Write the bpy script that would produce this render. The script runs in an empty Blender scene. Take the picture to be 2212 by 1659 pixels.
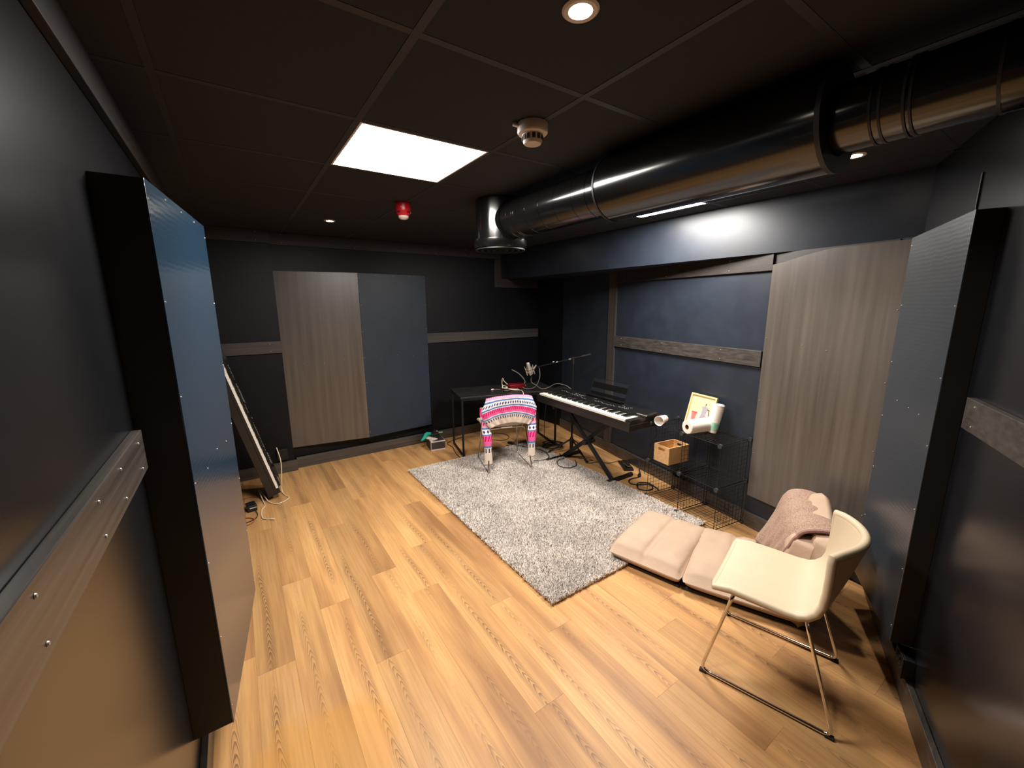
import bpy, bmesh, math, random
import numpy as np
from mathutils import Vector, Matrix

random.seed(7)
rng = np.random.default_rng(7)
C = bpy.context.scene.collection
PI = math.pi

# ------------------------------------------------------------------ camera, world, exposure
EYE = 1.69            # camera height above the floor
CEIL = 2.383          # ceiling height
yaw, pitch, roll = math.radians(34.074), math.radians(11.062), math.radians(-0.3275)
fwd = Vector((math.sin(yaw) * math.cos(pitch), math.cos(yaw) * math.cos(pitch), -math.sin(pitch)))
rt = Vector((math.cos(yaw), -math.sin(yaw), 0))
up = rt.cross(fwd)
r2 = rt * math.cos(roll) + up * math.sin(roll)
u2 = -rt * math.sin(roll) + up * math.cos(roll)
cam = bpy.data.cameras.new('camera')
cam.sensor_width = 36.0
cam.lens = 36.0 * 878.56 / 2212.0
cam.clip_start = 0.02
camo = bpy.data.objects.new('camera', cam)
camo.matrix_world = Matrix(((r2.x, u2.x, -fwd.x, 0), (r2.y, u2.y, -fwd.y, 0), (r2.z, u2.z, -fwd.z, EYE), (0, 0, 0, 1)))
C.objects.link(camo)
sc = bpy.context.scene
sc.camera = camo
w = bpy.data.worlds.new('world')
w.use_nodes = True
w.node_tree.nodes['Background'].inputs[0].default_value = (0, 0, 0, 1)
sc.world = w
sc.view_settings.view_transform = 'Standard'
sc.view_settings.look = 'None'
sc.view_settings.gamma = 1.0
sc.view_settings.use_curve_mapping = False
sc.view_settings.exposure = 0.72
sc.cycles.use_denoising = True
sc.cycles.max_bounces = 10
sc.cycles.diffuse_bounces = 6
sc.cycles.glossy_bounces = 4
sc.cycles.sample_clamp_indirect = 6.0
sc.cycles.caustics_reflective = False
sc.cycles.caustics_refractive = False
PANEL_L = 46.0        # radiance of the two LED ceiling panels
SPOT_L = 26.0        # watts of the small downlights
PANEL_COL = (1.0, 0.935, 0.865)
SPOT_COL = (1.0, 0.86, 0.68)

# ------------------------------------------------------------------ materials
def srgb(r, g, b):
    f = lambda c: (c / 255 / 12.92) if c / 255 <= 0.04045 else ((c / 255 + 0.055) / 1.055) ** 2.4
    return (f(r), f(g), f(b), 1.0)

class N:
    """small helper round a node tree"""
    def __init__(s, m):
        s.t = m.node_tree; s.n = s.t.nodes; s.l = s.t.links
        s.b = s.n['Principled BSDF']
    def new(s, kind, **kw):
        x = s.n.new(kind)
        for k, v in kw.items(): setattr(x, k, v)
        return x
    def link(s, a, b): s.l.new(a, b)
    def coord(s, which='Object', scale=(1, 1, 1), rnd=False):
        tc = s.new('ShaderNodeTexCoord')
        mp = s.new('ShaderNodeMapping')
        mp.inputs['Scale'].default_value = scale
        if which == 'World':
            g = s.new('ShaderNodeNewGeometry'); s.link(g.outputs['Position'], mp.inputs['Vector'])
        else:
            s.link(tc.outputs[which], mp.inputs['Vector'])
        if rnd:
            oi = s.new('ShaderNodeObjectInfo')
            cx = s.new('ShaderNodeCombineXYZ')
            for i, k in enumerate((17.0, 31.0, 53.0)):
                mm = s.new('ShaderNodeMath', operation='MULTIPLY'); mm.inputs[1].default_value = k
                s.link(oi.outputs['Random'], mm.inputs[0]); s.link(mm.outputs[0], cx.inputs[i])
            s.link(cx.outputs[0], mp.inputs['Location'])
        return mp.outputs['Vector']
    def noise(s, vec, scale, detail=3, rough=0.55, dist=0.0):
        x = s.new('ShaderNodeTexNoise')
        x.inputs['Scale'].default_value = scale; x.inputs['Detail'].default_value = detail
        x.inputs['Roughness'].default_value = rough; x.inputs['Distortion'].default_value = dist
        s.link(vec, x.inputs['Vector']); return x.outputs['Fac']
    def ramp(s, fac, stops, interp='LINEAR'):
        x = s.new('ShaderNodeValToRGB'); cr = x.color_ramp; cr.interpolation = interp
        while len(cr.elements) < len(stops): cr.elements.new(0.5)
        for e, (p, c) in zip(cr.elements, stops): e.position = p; e.color = c
        s.link(fac, x.inputs['Fac']); return x.outputs['Color']
    def mix(s, fac, a, b, mode='MIX'):
        x = s.new('ShaderNodeMix', data_type='RGBA', blend_type=mode)
        for sock, v in ((x.inputs[0], fac), (x.inputs[6], a), (x.inputs[7], b)):
            if hasattr(v, 'links') or hasattr(v, 'is_linked'): s.link(v, sock)
            else: sock.default_value = v
        return x.outputs[2]
    def math(s, op, a, b=None):
        x = s.new('ShaderNodeMath', operation=op)
        for i, v in enumerate((a, b)):
            if v is None: continue
            if hasattr(v, 'is_linked'): s.link(v, x.inputs[i])
            else: x.inputs[i].default_value = v
        return x.outputs[0]
    def bump(s, h, strength=0.2, dist=0.01):
        x = s.new('ShaderNodeBump'); x.inputs['Strength'].default_value = strength; x.inputs['Distance'].default_value = dist
        s.link(h, x.inputs['Height']); s.link(x.outputs[0], s.b.inputs['Normal'])

def mat(name, col, rough=0.5, metal=0.0, spec=0.5, noise=None, bump=None):
    m = bpy.data.materials.new(name); m.use_nodes = True
    n = N(m)
    n.b.inputs['Base Color'].default_value = col
    n.b.inputs['Roughness'].default_value = rough
    n.b.inputs['Metallic'].default_value = metal
    n.b.inputs['Specular IOR Level'].default_value = spec
    if noise:   # (scale, amount)
        v = n.coord('Object')
        f = n.noise(v, noise[0])
        lo = tuple(c * (1 - noise[1]) for c in col[:3]) + (1,)
        hi = tuple(min(1, c * (1 + noise[1])) for c in col[:3]) + (1,)
        n.link(n.ramp(f, [(0.3, lo), (0.7, hi)]), n.b.inputs['Base Color'])
    if bump:    # (scale, strength, dist)
        v = n.coord('Object')
        n.bump(n.noise(v, bump[0]), bump[1], bump[2])
    return m

def emit(name, col, strength):
    m = bpy.data.materials.new(name); m.use_nodes = True
    n = N(m)
    n.b.inputs['Base Color'].default_value = (0.8, 0.8, 0.8, 1)
    n.b.inputs['Emission Color'].default_value = tuple(col) + (1,)
    n.b.inputs['Emission Strength'].default_value = strength
    m.cycles.emission_sampling = 'FRONT'
    return m

def wood_floor():
    m = bpy.data.materials.new('oak_plank'); m.use_nodes = True
    n = N(m)
    oi = n.new('ShaderNodeObjectInfo')
    v = n.coord('Object', (1, 1, 1), rnd=True)
    # cathedral grain: nested arches round a wandering centre line of each plank
    tc = n.new('ShaderNodeTexCoord'); sx = n.new('ShaderNodeSeparateXYZ'); n.link(tc.outputs['Object'], sx.inputs[0])
    vw = n.coord('Object', (0.01, 2.2, 1), rnd=True)
    vn = n.coord('Object', (22, 4.0, 1), rnd=True)
    wig = n.noise(vn, 1.0, 3, 0.6)
    cen = n.math('ADD', n.math('MULTIPLY', oi.outputs['Random'], 0.05), n.math('ADD', 0.030, n.math('MULTIPLY', n.noise(vw, 1.0, 2, 0.5), 0.05)))
    dx = n.math('SUBTRACT', sx.outputs[0], cen)
    arch = n.math('ADD', n.math('MULTIPLY', sx.outputs[1], 1.0), n.math('MULTIPLY', n.math('MULTIPLY', dx, dx), 330.0))
    rings = n.math('FRACT', n.math('ADD', n.math('MULTIPLY', arch, 21.0), n.math('MULTIPLY', wig, 3.2)))
    ringc = n.ramp(rings, [(0.0, (0.1, 0.1, 0.1, 1)), (0.35, (0.25, 0.25, 0.25, 1)), (0.78, (1, 1, 1, 1)), (0.92, (0.0, 0.0, 0.0, 1))])
    vm = n.coord('Object', (0.3, 1.6, 1), rnd=True)
    patch = n.ramp(n.noise(vm, 1.0, 2, 0.5), [(0.40, (0.12, 0.12, 0.12, 1)), (0.60, (1, 1, 1, 1))])
    band = n.ramp(n.math('ABSOLUTE', dx), [(0.010, (1, 1, 1, 1)), (0.030, (0, 0, 0, 1))])
    mask = n.math('MULTIPLY', patch, band)
    vf = n.coord('Object', (90, 3.0, 1), rnd=True)
    fine = n.noise(vf, 1.0, 4, 0.6)
    vb = n.coord('Object', (7, 0.8, 1), rnd=True)
    broad = n.noise(vb, 1.0, 3, 0.5)
    base = n.ramp(broad, [(0.28, srgb(160, 116, 75)), (0.48, srgb(200, 152, 98)), (0.75, srgb(216, 170, 113))])
    base = n.mix(n.math('MULTIPLY', n.ramp(fine, [(0.35, (1, 1, 1, 1)), (0.6, (0, 0, 0, 1))]), 0.30), base, srgb(140, 98, 66))
    base = n.mix(n.math('MULTIPLY', n.math('MULTIPLY', ringc, mask), 0.85), base, srgb(104, 74, 52))
    tint = n.ramp(oi.outputs['Random'], [(0.0, (0.80, 0.80, 0.80, 1)), (0.35, (1, 1, 1, 1)), (0.7, (0.92, 0.91, 0.90, 1)), (1.0, (1.08, 1.06, 1.03, 1))])
    base = n.mix(1.0, base, tint, 'MULTIPLY')
    # a yellow-tinted patch of the sheet floor with a wobbly edge
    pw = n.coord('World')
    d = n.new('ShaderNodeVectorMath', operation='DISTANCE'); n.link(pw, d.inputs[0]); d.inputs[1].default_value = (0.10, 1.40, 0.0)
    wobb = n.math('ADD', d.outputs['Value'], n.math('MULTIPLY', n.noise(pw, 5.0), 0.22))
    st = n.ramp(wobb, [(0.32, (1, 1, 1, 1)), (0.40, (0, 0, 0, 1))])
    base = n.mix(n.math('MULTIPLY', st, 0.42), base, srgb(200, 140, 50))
    n.link(base, n.b.inputs['Base Color'])
    n.b.inputs['Roughness'].default_value = 0.46
    n.b.inputs['Specular IOR Level'].default_value = 0.35
    n.bump(fine, 0.06, 0.002)
    return m

def stained(name, dark, light, rough=0.42, axis='x', spec=0.5, k=60, relief=0.1):
    """dark-stained board with long grain along an axis of the world"""
    m = bpy.data.materials.new(name); m.use_nodes = True
    n = N(m)
    s = {'x': (1.2, k, k), 'y': (k, 1.2, k), 'z': (k, k, 0.9)}[axis]
    v = n.coord('World', s)
    f = n.noise(v, 1.0, 4, 0.6)
    v2 = n.coord('World', tuple(max(0.9, q * 0.16) for q in s))
    f2 = n.noise(v2, 1.0, 3, 0.6)
    c = n.ramp(f, [(0.3, dark), (0.75, light)])
    c = n.mix(n.math('MULTIPLY', n.ramp(f2, [(0.4, (0, 0, 0, 1)), (0.75, (1, 1, 1, 1))]), 0.35), c, light)
    n.link(c, n.b.inputs['Base Color'])
    n.b.inputs['Roughness'].default_value = rough
    n.b.inputs['Specular IOR Level'].default_value = spec
    if relief: n.bump(f, relief, 0.003)
    return m

def wall_paint(name, col, rough=0.42, spec=0.5):
    m = bpy.data.materials.new(name); m.use_nodes = True
    n = N(m)
    v = n.coord('World')
    f = n.noise(v, 6.0, 4, 0.6)
    lo = tuple(c * 0.85 for c in col[:3]) + (1,); hi = tuple(c * 1.15 for c in col[:3]) + (1,)
    n.link(n.ramp(f, [(0.35, lo), (0.65, hi)]), n.b.inputs['Base Color'])
    n.b.inputs['Roughness'].default_value = rough
    n.b.inputs['Specular IOR Level'].default_value = spec
    n.bump(n.noise(v, 260.0, 2), 0.05, 0.001)
    return m

def ribbed(name, col, rough=0.4):
    """navy painted ply with fine level ripples"""
    m = bpy.data.materials.new(name); m.use_nodes = True
    n = N(m)
    v = n.coord('World', (3, 3, 1))
    wv = n.new('ShaderNodeTexWave', wave_type='BANDS', bands_direction='Z')
    wv.inputs['Scale'].default_value = 18.0; wv.inputs['Distortion'].default_value = 3.0
    wv.inputs['Detail'].default_value = 2.0; wv.inputs['Detail Scale'].default_value = 0.6
    n.link(v, wv.inputs['Vector'])
    n.b.inputs['Base Color'].default_value = col
    n.b.inputs['Roughness'].default_value = rough
    n.b.inputs['Specular IOR Level'].default_value = 1.0
    n.b.inputs['IOR'].default_value = 1.62
    n.bump(wv.outputs['Fac'], 0.045, 0.003)
    return m

M = {}
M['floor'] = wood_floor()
M['subfloor'] = mat('subfloor', srgb(96, 70, 48), 0.8)
M['black_wall'] = wall_paint('black_wall_paint', (0.0038, 0.0042, 0.0066, 1), 0.46, 0.26)
M['left_wall'] = wall_paint('left_wall_paint', (0.0066, 0.0076, 0.0100, 1), 0.25, 0.9)
M['navy_wall'] = wall_paint('navy_wall_paint', (0.0165, 0.0225, 0.0340, 1), 0.40, 0.60)
M['navy_panel'] = mat('navy_panel_paint', (0.0230, 0.0345, 0.0540, 1), 0.42, 0, 0.45, noise=(5, 0.1), bump=(150, 0.05, 0.001))
M['ribbed_navy'] = ribbed('ribbed_navy_ply', (0.0125, 0.034, 0.062, 1), 0.20)
M['ribbed_navy_grey_lit'] = ribbed('ribbed_navy_grey_lit_ply', (0.025, 0.034, 0.045, 1), 0.30)  # same navy paint, with grey reflected light mixed into its colour
M['cap_black'] = mat('panel_side_black', (0.010, 0.0085, 0.0075, 1), 0.55, noise=(9, 0.25))
for ax in 'xyz':
    M['board_' + ax] = stained('stained_board_' + ax, (0.020, 0.0165, 0.0145, 1), (0.080, 0.069, 0.062, 1), 0.34, ax, 0.9)
for ax in 'xyz':
    M['trim_dark_' + ax] = stained('dark_trim_' + ax, (0.012, 0.0085, 0.0068, 1), (0.038, 0.029, 0.024, 1), 0.5, ax, 0.5)
M['panel_wood'] = stained('brushed_grey_wood', (0.066, 0.054, 0.046, 1), (0.122, 0.102, 0.088, 1), 0.34, 'z', 0.9, 26, 0)
M['tile'] = mat('black_ceiling_tile', (0.0122, 0.0118, 0.0148, 1), 0.8, noise=(60, 0.2), bump=(220, 0.1, 0.002))
M['grid'] = mat('dark_grid_metal', (0.026, 0.0245, 0.027, 1), 0.5)
M['plenum'] = mat('plenum', (0.01, 0.01, 0.01, 1), 0.9)
M['duct'] = mat('black_duct_metal', (0.0038, 0.0036, 0.0038, 1), 0.17, 0.0, 0.8, noise=(6, 0.2))
M['duct_dark'] = mat('black_duct_dark', (0.006, 0.006, 0.007, 1), 0.5)
M['steel'] = mat('bright_screw', (0.40, 0.38, 0.35, 1), 0.45, 0.6)
M['chrome'] = mat('chrome', (0.72, 0.69, 0.65, 1), 0.10, 1.0, noise=(3, 0.03))
M['black_plastic'] = mat('black_plastic', (0.011, 0.011, 0.012, 1), 0.38, noise=(20, 0.2))
M['connector'] = mat('grey_black_plastic', (0.030, 0.029, 0.029, 1), 0.5, noise=(20, 0.2))
M['black_rubber'] = mat('black_rubber', (0.008, 0.008, 0.008, 1), 0.7, noise=(20, 0.2))
M['matt_black'] = mat('matt_black', (0.004, 0.004, 0.004, 1), 0.9, 0, 0.05, noise=(9, 0.1))
M['black_metal'] = mat('black_metal', (0.012, 0.012, 0.012, 1), 0.4, 0.3, noise=(8, 0.2))
M['wire'] = mat('black_wire', (0.009, 0.009, 0.009, 1), 0.45, noise=(8, 0.2))
M['gloss_black'] = mat('gloss_black', (0.010, 0.0095, 0.0095, 1), 0.18, noise=(5, 0.2))
M['piano_front'] = mat('satin_black_front', (0.018, 0.0155, 0.014, 1), 0.30, noise=(5, 0.2))
M['ivory'] = mat('white_key', srgb(244, 240, 228), 0.25, noise=(8, 0.02))
M['white_print'] = mat('white_print', srgb(190, 190, 190), 0.5)
M['leather'] = mat('cream_leather', srgb(205, 187, 160), 0.48, noise=(7, 0.04), bump=(180, 0.10, 0.001))
M['leather_seam'] = mat('cream_seam', srgb(196, 176, 150), 0.6)
M['futon'] = mat('beige_faux_suede', srgb(182, 156, 134), 0.75, noise=(6, 0.06), bump=(30, 0.25, 0.006))
M['futon_base'] = mat('dark_underside', srgb(40, 34, 32), 0.8)
M['desk'] = mat('black_desk', (0.0125, 0.0120, 0.0115, 1), 0.42, noise=(7, 0.3))
M['red'] = mat('red_anodised', srgb(128, 16, 28), 0.32, 0.3, noise=(10, 0.08))
M['white_plastic'] = mat('white_plastic', srgb(225, 214, 204), 0.4, noise=(10, 0.02))
M['white_cable'] = mat('white_cable', srgb(226, 212, 188), 0.45)
M['grey_cable'] = mat('grey_cable', srgb(120, 114, 108), 0.45)
M['champagne'] = mat('champagne_metal', srgb(205, 196, 182), 0.3, 0.6, noise=(9, 0.04))
M['alarm_red'] = mat('alarm_red', srgb(186, 24, 34), 0.3, noise=(9, 0.04))
M['alarm_dark'] = mat('alarm_dark_red', srgb(92, 6, 10), 0.5)
M['lens'] = mat('clear_lens', srgb(214, 196, 184), 0.15)
M['vent_dark'] = mat('vent_dark', srgb(70, 62, 58), 0.5)
M['crate'] = stained('pine_crate', srgb(196, 150, 98), srgb(226, 184, 130), 0.6, 'x', 0.3)
M['crate_dark'] = mat('crate_slot_dark', srgb(46, 32, 22), 0.8)
M['paper'] = mat('paper_white', srgb(240, 232, 222), 0.8, noise=(20, 0.02), bump=(60, 0.25, 0.003))
M['card_core'] = mat('cardboard_core', srgb(112, 78, 54), 0.8)
M['cup'] = mat('cup_white', srgb(240, 234, 226), 0.55)
M['cup_brown'] = mat('cup_print_brown', srgb(96, 62, 48), 0.6)
M['green_band'] = mat('mint_band', srgb(120, 200, 168), 0.4, noise=(40, 0.25))
M['frame_wood'] = mat('pale_frame_wood', srgb(236, 202, 136), 0.5, noise=(9, 0.06))
M['print_cream'] = mat('print_cream', srgb(230, 200, 156), 0.55)
M['print_pink'] = mat('print_pink', srgb(218, 188, 184), 0.55)
M['print_red'] = mat('print_red', srgb(226, 116, 104), 0.55)
M['print_red_dark'] = mat('print_red_dark', srgb(206, 84, 82), 0.55)
M['print_grey'] = mat('print_grey', srgb(160, 152, 160), 0.55)
M['print_dark'] = mat('print_dark', srgb(92, 86, 92), 0.55)
M['teal'] = mat('teal_plastic', srgb(36, 172, 148), 0.35, noise=(12, 0.1))
M['teal_pale'] = mat('pale_teal_tape', srgb(134, 196, 164), 0.5)
M['carton_white'] = mat('carton_white', srgb(205, 190, 178), 0.7)
M['carton_dark'] = mat('carton_dark_print', srgb(52, 46, 48), 0.6)
M['slate'] = mat('slate_blue_plastic', srgb(88, 98, 112), 0.4)
M['amber_cord'] = mat('amber_cord', srgb(150, 86, 52), 0.5)
M['led'] = emit('led_panel', PANEL_COL, PANEL_L)
M['spot'] = emit('downlight_led', SPOT_COL, 40.0)

def rug_mat():
    m = bpy.data.materials.new('grey_shag'); m.use_nodes = True
    n = N(m)
    a = n.new('ShaderNodeAttribute'); a.attribute_name = 'shade'
    v = n.coord('Object')
    f = n.noise(v, 2.6, 5, 0.65)
    c = n.ramp(a.outputs['Fac'], [(0.0, srgb(132, 120, 113)), (0.3, srgb(204, 193, 184)), (0.65, srgb(246, 239, 231)), (1.0, srgb(253, 249, 244))])
    c = n.mix(n.math('MULTIPLY', n.ramp(f, [(0.40, (1, 1, 1, 1)), (0.62, (0, 0, 0, 1))]), 0.34), c, srgb(160, 148, 142))
    n.link(c, n.b.inputs['Base Color'])
    n.b.inputs['Roughness'].default_value = 0.85
    n.b.inputs['Specular IOR Level'].default_value = 0.15
    return m
M['rug'] = rug_mat()
M['rug_back'] = mat('rug_backing', srgb(150, 139, 130), 0.9)

def blanket_mat():
    m = bpy.data.materials.new('speckled_knit'); m.use_nodes = True
    n = N(m)
    v = n.coord('Object')
    f = n.noise(v, 170.0, 3, 0.75)
    c = n.ramp(f, [(0.36, srgb(136, 110, 97)), (0.48, srgb(162, 135, 119)), (0.64, srgb(184, 158, 142))])
    n.link(c, n.b.inputs['Base Color'])
    n.b.inputs['Roughness'].default_value = 0.95
    n.b.inputs['Specular IOR Level'].default_value = 0.1
    n.bump(n.noise(v, 150.0, 2), 0.6, 0.006)
    return m
M['blanket'] = blanket_mat()
M['blanket_edge'] = mat('blanket_hem', srgb(150, 116, 106), 0.95, bump=(150, 0.5, 0.005))

def knit_mat(name, bands, reps, hatch):
    """fair isle knit: colour bands along V, motifs repeated along U.
    bands: (start, colour, motif) ; motif None | 'dia' | 'bar' | 'hatch' """
    m = bpy.data.materials.new(name); m.use_nodes = True
    n = N(m)
    uv = n.new('ShaderNodeUVMap'); uv.uv_map = 'knit'
    sp = n.new('ShaderNodeSeparateXYZ'); n.link(uv.outputs[0], sp.inputs[0])
    U, V = sp.outputs[0], sp.outputs[1]
    col = n.ramp(V, [(b[0], b[1]) for b in bands], 'CONSTANT')
    edges = [b[0] for b in bands] + [1.0]
    for i, b in enumerate(bands):
        if not b[2]: continue
        lo, hi = edges[i], edges[i + 1]
        t = n.math('DIVIDE', n.math('SUBTRACT', V, lo), hi - lo)      # 0..1 inside the band
        inside = n.math('MULTIPLY', n.math('GREATER_THAN', t, 0.0), n.math('LESS_THAN', t, 1.0))
        tc = n.math('ABSOLUTE', n.math('SUBTRACT', t, 0.5))
        if b[2] == 'hatch':
            ph = n.math('FRACT', n.math('ADD', n.math('MULTIPLY', U, reps * 1.25), n.math('MULTIPLY', t, -0.9)))
            k = n.math('MULTIPLY', n.math('LESS_THAN', ph, 0.46), n.math('GREATER_THAN', t, 0.42))
        else:
            ph = n.math('ABSOLUTE', n.math('SUBTRACT', n.math('FRACT', n.math('MULTIPLY', U, reps)), 0.5))
            if b[2] == 'dia':
                k = n.math('LESS_THAN', n.math('ADD', n.math('MULTIPLY', ph, 1.1), tc), 0.36)
            else:
                k = n.math('MULTIPLY', n.math('LESS_THAN', ph, 0.2), n.math('LESS_THAN', tc, 0.36))
        col = n.mix(n.math('MULTIPLY', inside, k), col, b[3])
    n.link(col, n.b.inputs['Base Color'])
    n.b.inputs['Roughness'].default_value = 0.9
    n.b.inputs['Specular IOR Level'].default_value = 0.1
    v = n.coord('Object')
    n.bump(n.noise(v, 160.0, 2), 0.45, 0.004)
    return m
WH, BG = srgb(240, 234, 238), srgb(226, 208, 192)
BL, NV, PK, MG, LP = srgb(96, 134, 186), srgb(52, 64, 110), srgb(240, 100, 160), srgb(214, 14, 96), srgb(240, 176, 208)
M['knit_body'] = knit_mat('knit_body', [(0.0, BG, None, None), (0.20, BG, 'bar', NV), (0.33, BL, None, None), (0.375, WH, None, None),
    (0.405, PK, 'hatch', MG), (0.60, WH, None, None), (0.625, BL, None, None), (0.67, WH, 'dia', NV), (0.83, BL, None, None),
    (0.875, WH, None, None), (0.91, LP, 'hatch', PK)], 22, True)
M['knit_sleeve'] = knit_mat('knit_sleeve', [(0.0, BG, None, None), (0.15, BG, 'bar', NV), (0.23, BL, None, None), (0.26, PK, 'hatch', MG),
    (0.43, BL, None, None), (0.46, WH, 'dia', NV), (0.57, BL, None, None), (0.60, LP, 'hatch', MG), (0.70, BL, None, None),
    (0.74, WH, None, None), (0.78, PK, 'hatch', MG)], 7, True)

def clear_film():
    m = bpy.data.materials.new('clear_film'); m.use_nodes = True
    n = N(m)
    n.b.inputs['Base Color'].default_value = (1, 1, 1, 1)
    n.b.inputs['Roughness'].default_value = 0.15
    n.b.inputs['Alpha'].default_value = 0.22
    return m
M['film'] = clear_film()
def smoked():
    m = bpy.data.materials.new('clear_acrylic'); m.use_nodes = True
    n = N(m)
    n.b.inputs['Base Color'].default_value = (0.05, 0.05, 0.06, 1)
    n.b.inputs['Roughness'].default_value = 0.1
    n.b.inputs['Alpha'].default_value = 0.12
    return m
M['acrylic'] = smoked()

# ------------------------------------------------------------------ mesh helpers
def BM(): return bmesh.new()

def box(bm, c, s, rot=None):
    """box centred at c with full sizes s; rot = Matrix 3x3 or z-angle"""
    r = bmesh.ops.create_cube(bm, size=1.0)
    mtx = Matrix.Diagonal((s[0], s[1], s[2], 1))
    if rot is not None:
        R = Matrix.Rotation(rot, 4, 'Z') if isinstance(rot, (int, float)) else rot.to_4x4()
        mtx = R @ mtx
    mtx = Matrix.Translation(c) @ mtx
    bmesh.ops.transform(bm, matrix=mtx, verts=r['verts'])
    return r['verts']

def lohi(bm, a, b):
    return box(bm, [(a[i] + b[i]) / 2 for i in range(3)], [abs(b[i] - a[i]) for i in range(3)])

def prism(bm, pts, z0, z1):
    """plan polygon (counter-clockwise) from z0 to z1; z1 may be a list, one per corner"""
    n = len(pts)
    zt = z1 if isinstance(z1, (list, tuple)) else [z1] * n
    zb = z0 if isinstance(z0, (list, tuple)) else [z0] * n
    lo = [bm.verts.new((p[0], p[1], zb[i])) for i, p in enumerate(pts)]
    hi = [bm.verts.new((p[0], p[1], zt[i])) for i, p in enumerate(pts)]
    bm.faces.new(lo[::-1]); bm.faces.new(hi)
    for i in range(n):
        j = (i + 1) % n
        bm.faces.new((lo[i], lo[j], hi[j], hi[i]))

def ring_frames(pts, closed=False):
    pts = [Vector(p) for p in pts]
    n = len(pts); out = []; nrm = None
    for i in range(n):
        if closed: t = pts[(i + 1) % n] - pts[i - 1]
        else: t = pts[min(i + 1, n - 1)] - pts[max(i - 1, 0)]
        if t.length < 1e-9: t = Vector((0, 0, 1))
        t.normalize()
        if nrm is None:
            a = Vector((0, 0, 1)) if abs(t.z) < 0.9 else Vector((1, 0, 0))
            nrm = (a - t * a.dot(t)).normalized()
        else:
            nrm = nrm - t * nrm.dot(t)
            nrm = nrm.normalized() if nrm.length > 1e-6 else t.orthogonal().normalized()
        out.append((pts[i], nrm.copy(), t.cross(nrm)))
    return out

def smooth_path(pts, sub=6):
    P = [Vector(p) for p in pts]
    if len(P) < 3: return P
    out = []
    for i in range(len(P) - 1):
        p0, p1, p2, p3 = P[max(i - 1, 0)], P[i], P[i + 1], P[min(i + 2, len(P) - 1)]
        for k in range(sub):
            t = k / sub
            out.append(0.5 * ((2 * p1) + (p2 - p0) * t + (2 * p0 - 5 * p1 + 4 * p2 - p3) * t * t + (3 * p1 - p0 - 3 * p2 + p3) * t ** 3))
    out.append(P[-1])
    return out

def tube(bm, pts, r, n=8, smooth=0, closed=False, caps=True):
    if smooth: pts = smooth_path(pts, smooth)
    fr = ring_frames(pts, closed)
    rs = r if isinstance(r, (list, tuple)) else [r] * len(fr)
    rings = []
    for (p, a, b), rr in zip(fr, rs):
        rings.append([bm.verts.new(p + (a * math.cos(2 * PI * k / n) + b * math.sin(2 * PI * k / n)) * rr) for k in range(n)])
    m = len(rings)
    for i in range(m if closed else m - 1):
        A, B = rings[i], rings[(i + 1) % m]
        for k in range(n):
            bm.faces.new((A[k], A[(k + 1) % n], B[(k + 1) % n], B[k]))
    if caps and not closed:
        bm.faces.new(rings[0][::-1]); bm.faces.new(rings[-1])

def fillet(pts, rad, seg=5):
    """round the inner corners of a polyline"""
    P = [Vector(p) for p in pts]; out = [P[0]]
    for i in range(1, len(P) - 1):
        a, b, c = P[i - 1], P[i], P[i + 1]
        d1, d2 = (a - b), (c - b)
        r = min(rad, d1.length * 0.45, d2.length * 0.45)
        s, e = b + d1.normalized() * r, b + d2.normalized() * r
        for k in range(seg + 1):
            t = k / seg
            out.append(s * (1 - t) ** 2 + b * 2 * t * (1 - t) + e * t * t)
    out.append(P[-1])
    return out

def lathe(bm, prof, n=24, mtx=None):
    """profile of (r, z) turned about Z, then moved by mtx"""
    rings = []
    new = []
    for r, z in prof:
        if r < 1e-6:
            v = bm.verts.new((0, 0, z)); rings.append([v]); new.append(v)
        else:
            ring = [bm.verts.new((r * math.cos(2 * PI * k / n), r * math.sin(2 * PI * k / n), z)) for k in range(n)]
            rings.append(ring); new += ring
    for A, B in zip(rings, rings[1:]):
        if len(A) == 1 and len(B) == 1: continue
        for k in range(n):
            j = (k + 1) % n
            if len(A) == 1: bm.faces.new((A[0], B[j], B[k]))
            elif len(B) == 1: bm.faces.new((A[k], A[j], B[0]))
            else: bm.faces.new((A[k], A[j], B[j], B[k]))
    if mtx is not None: bmesh.ops.transform(bm, matrix=mtx, verts=new)

def axis_mtx(p, d):
    """matrix putting +Z along d with origin p"""
    return Matrix.Translation(p) @ Vector(d).to_track_quat('Z', 'Y').to_matrix().to_4x4()

def grid(bm, P, uv=None, flip=False):
    """P[i][j] -> points; returns the bmesh with a quad grid, uv = function(i,j)"""
    V = [[bm.verts.new(p) for p in row] for row in P]
    L = bm.loops.layers.uv.get('knit') or (bm.loops.layers.uv.new('knit') if uv else None)
    for i in range(len(V) - 1):
        for j in range(len(V[0]) - 1):
            idx = [(i, j), (i + 1, j), (i + 1, j + 1), (i, j + 1)]
            if flip: idx = idx[::-1]
            f = bm.faces.new([V[a][b] for a, b in idx])
            if uv:
                for lp, (a, b) in zip(f.loops, idx): lp[L].uv = uv(a, b)
    return V

def mesh(name, bm, m, smooth=True, sharp=40):
    bmesh.ops.recalc_face_normals(bm, faces=bm.faces)
    me = bpy.data.meshes.new(name)
    bm.to_mesh(me); bm.free()
    ms = m if isinstance(m, (list, tuple)) else [m]
    for x in ms: me.materials.append(x)
    if smooth:
        for p in me.polygons: p.use_smooth = True
        me.set_sharp_from_angle(angle=math.radians(sharp))
    return me

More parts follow.
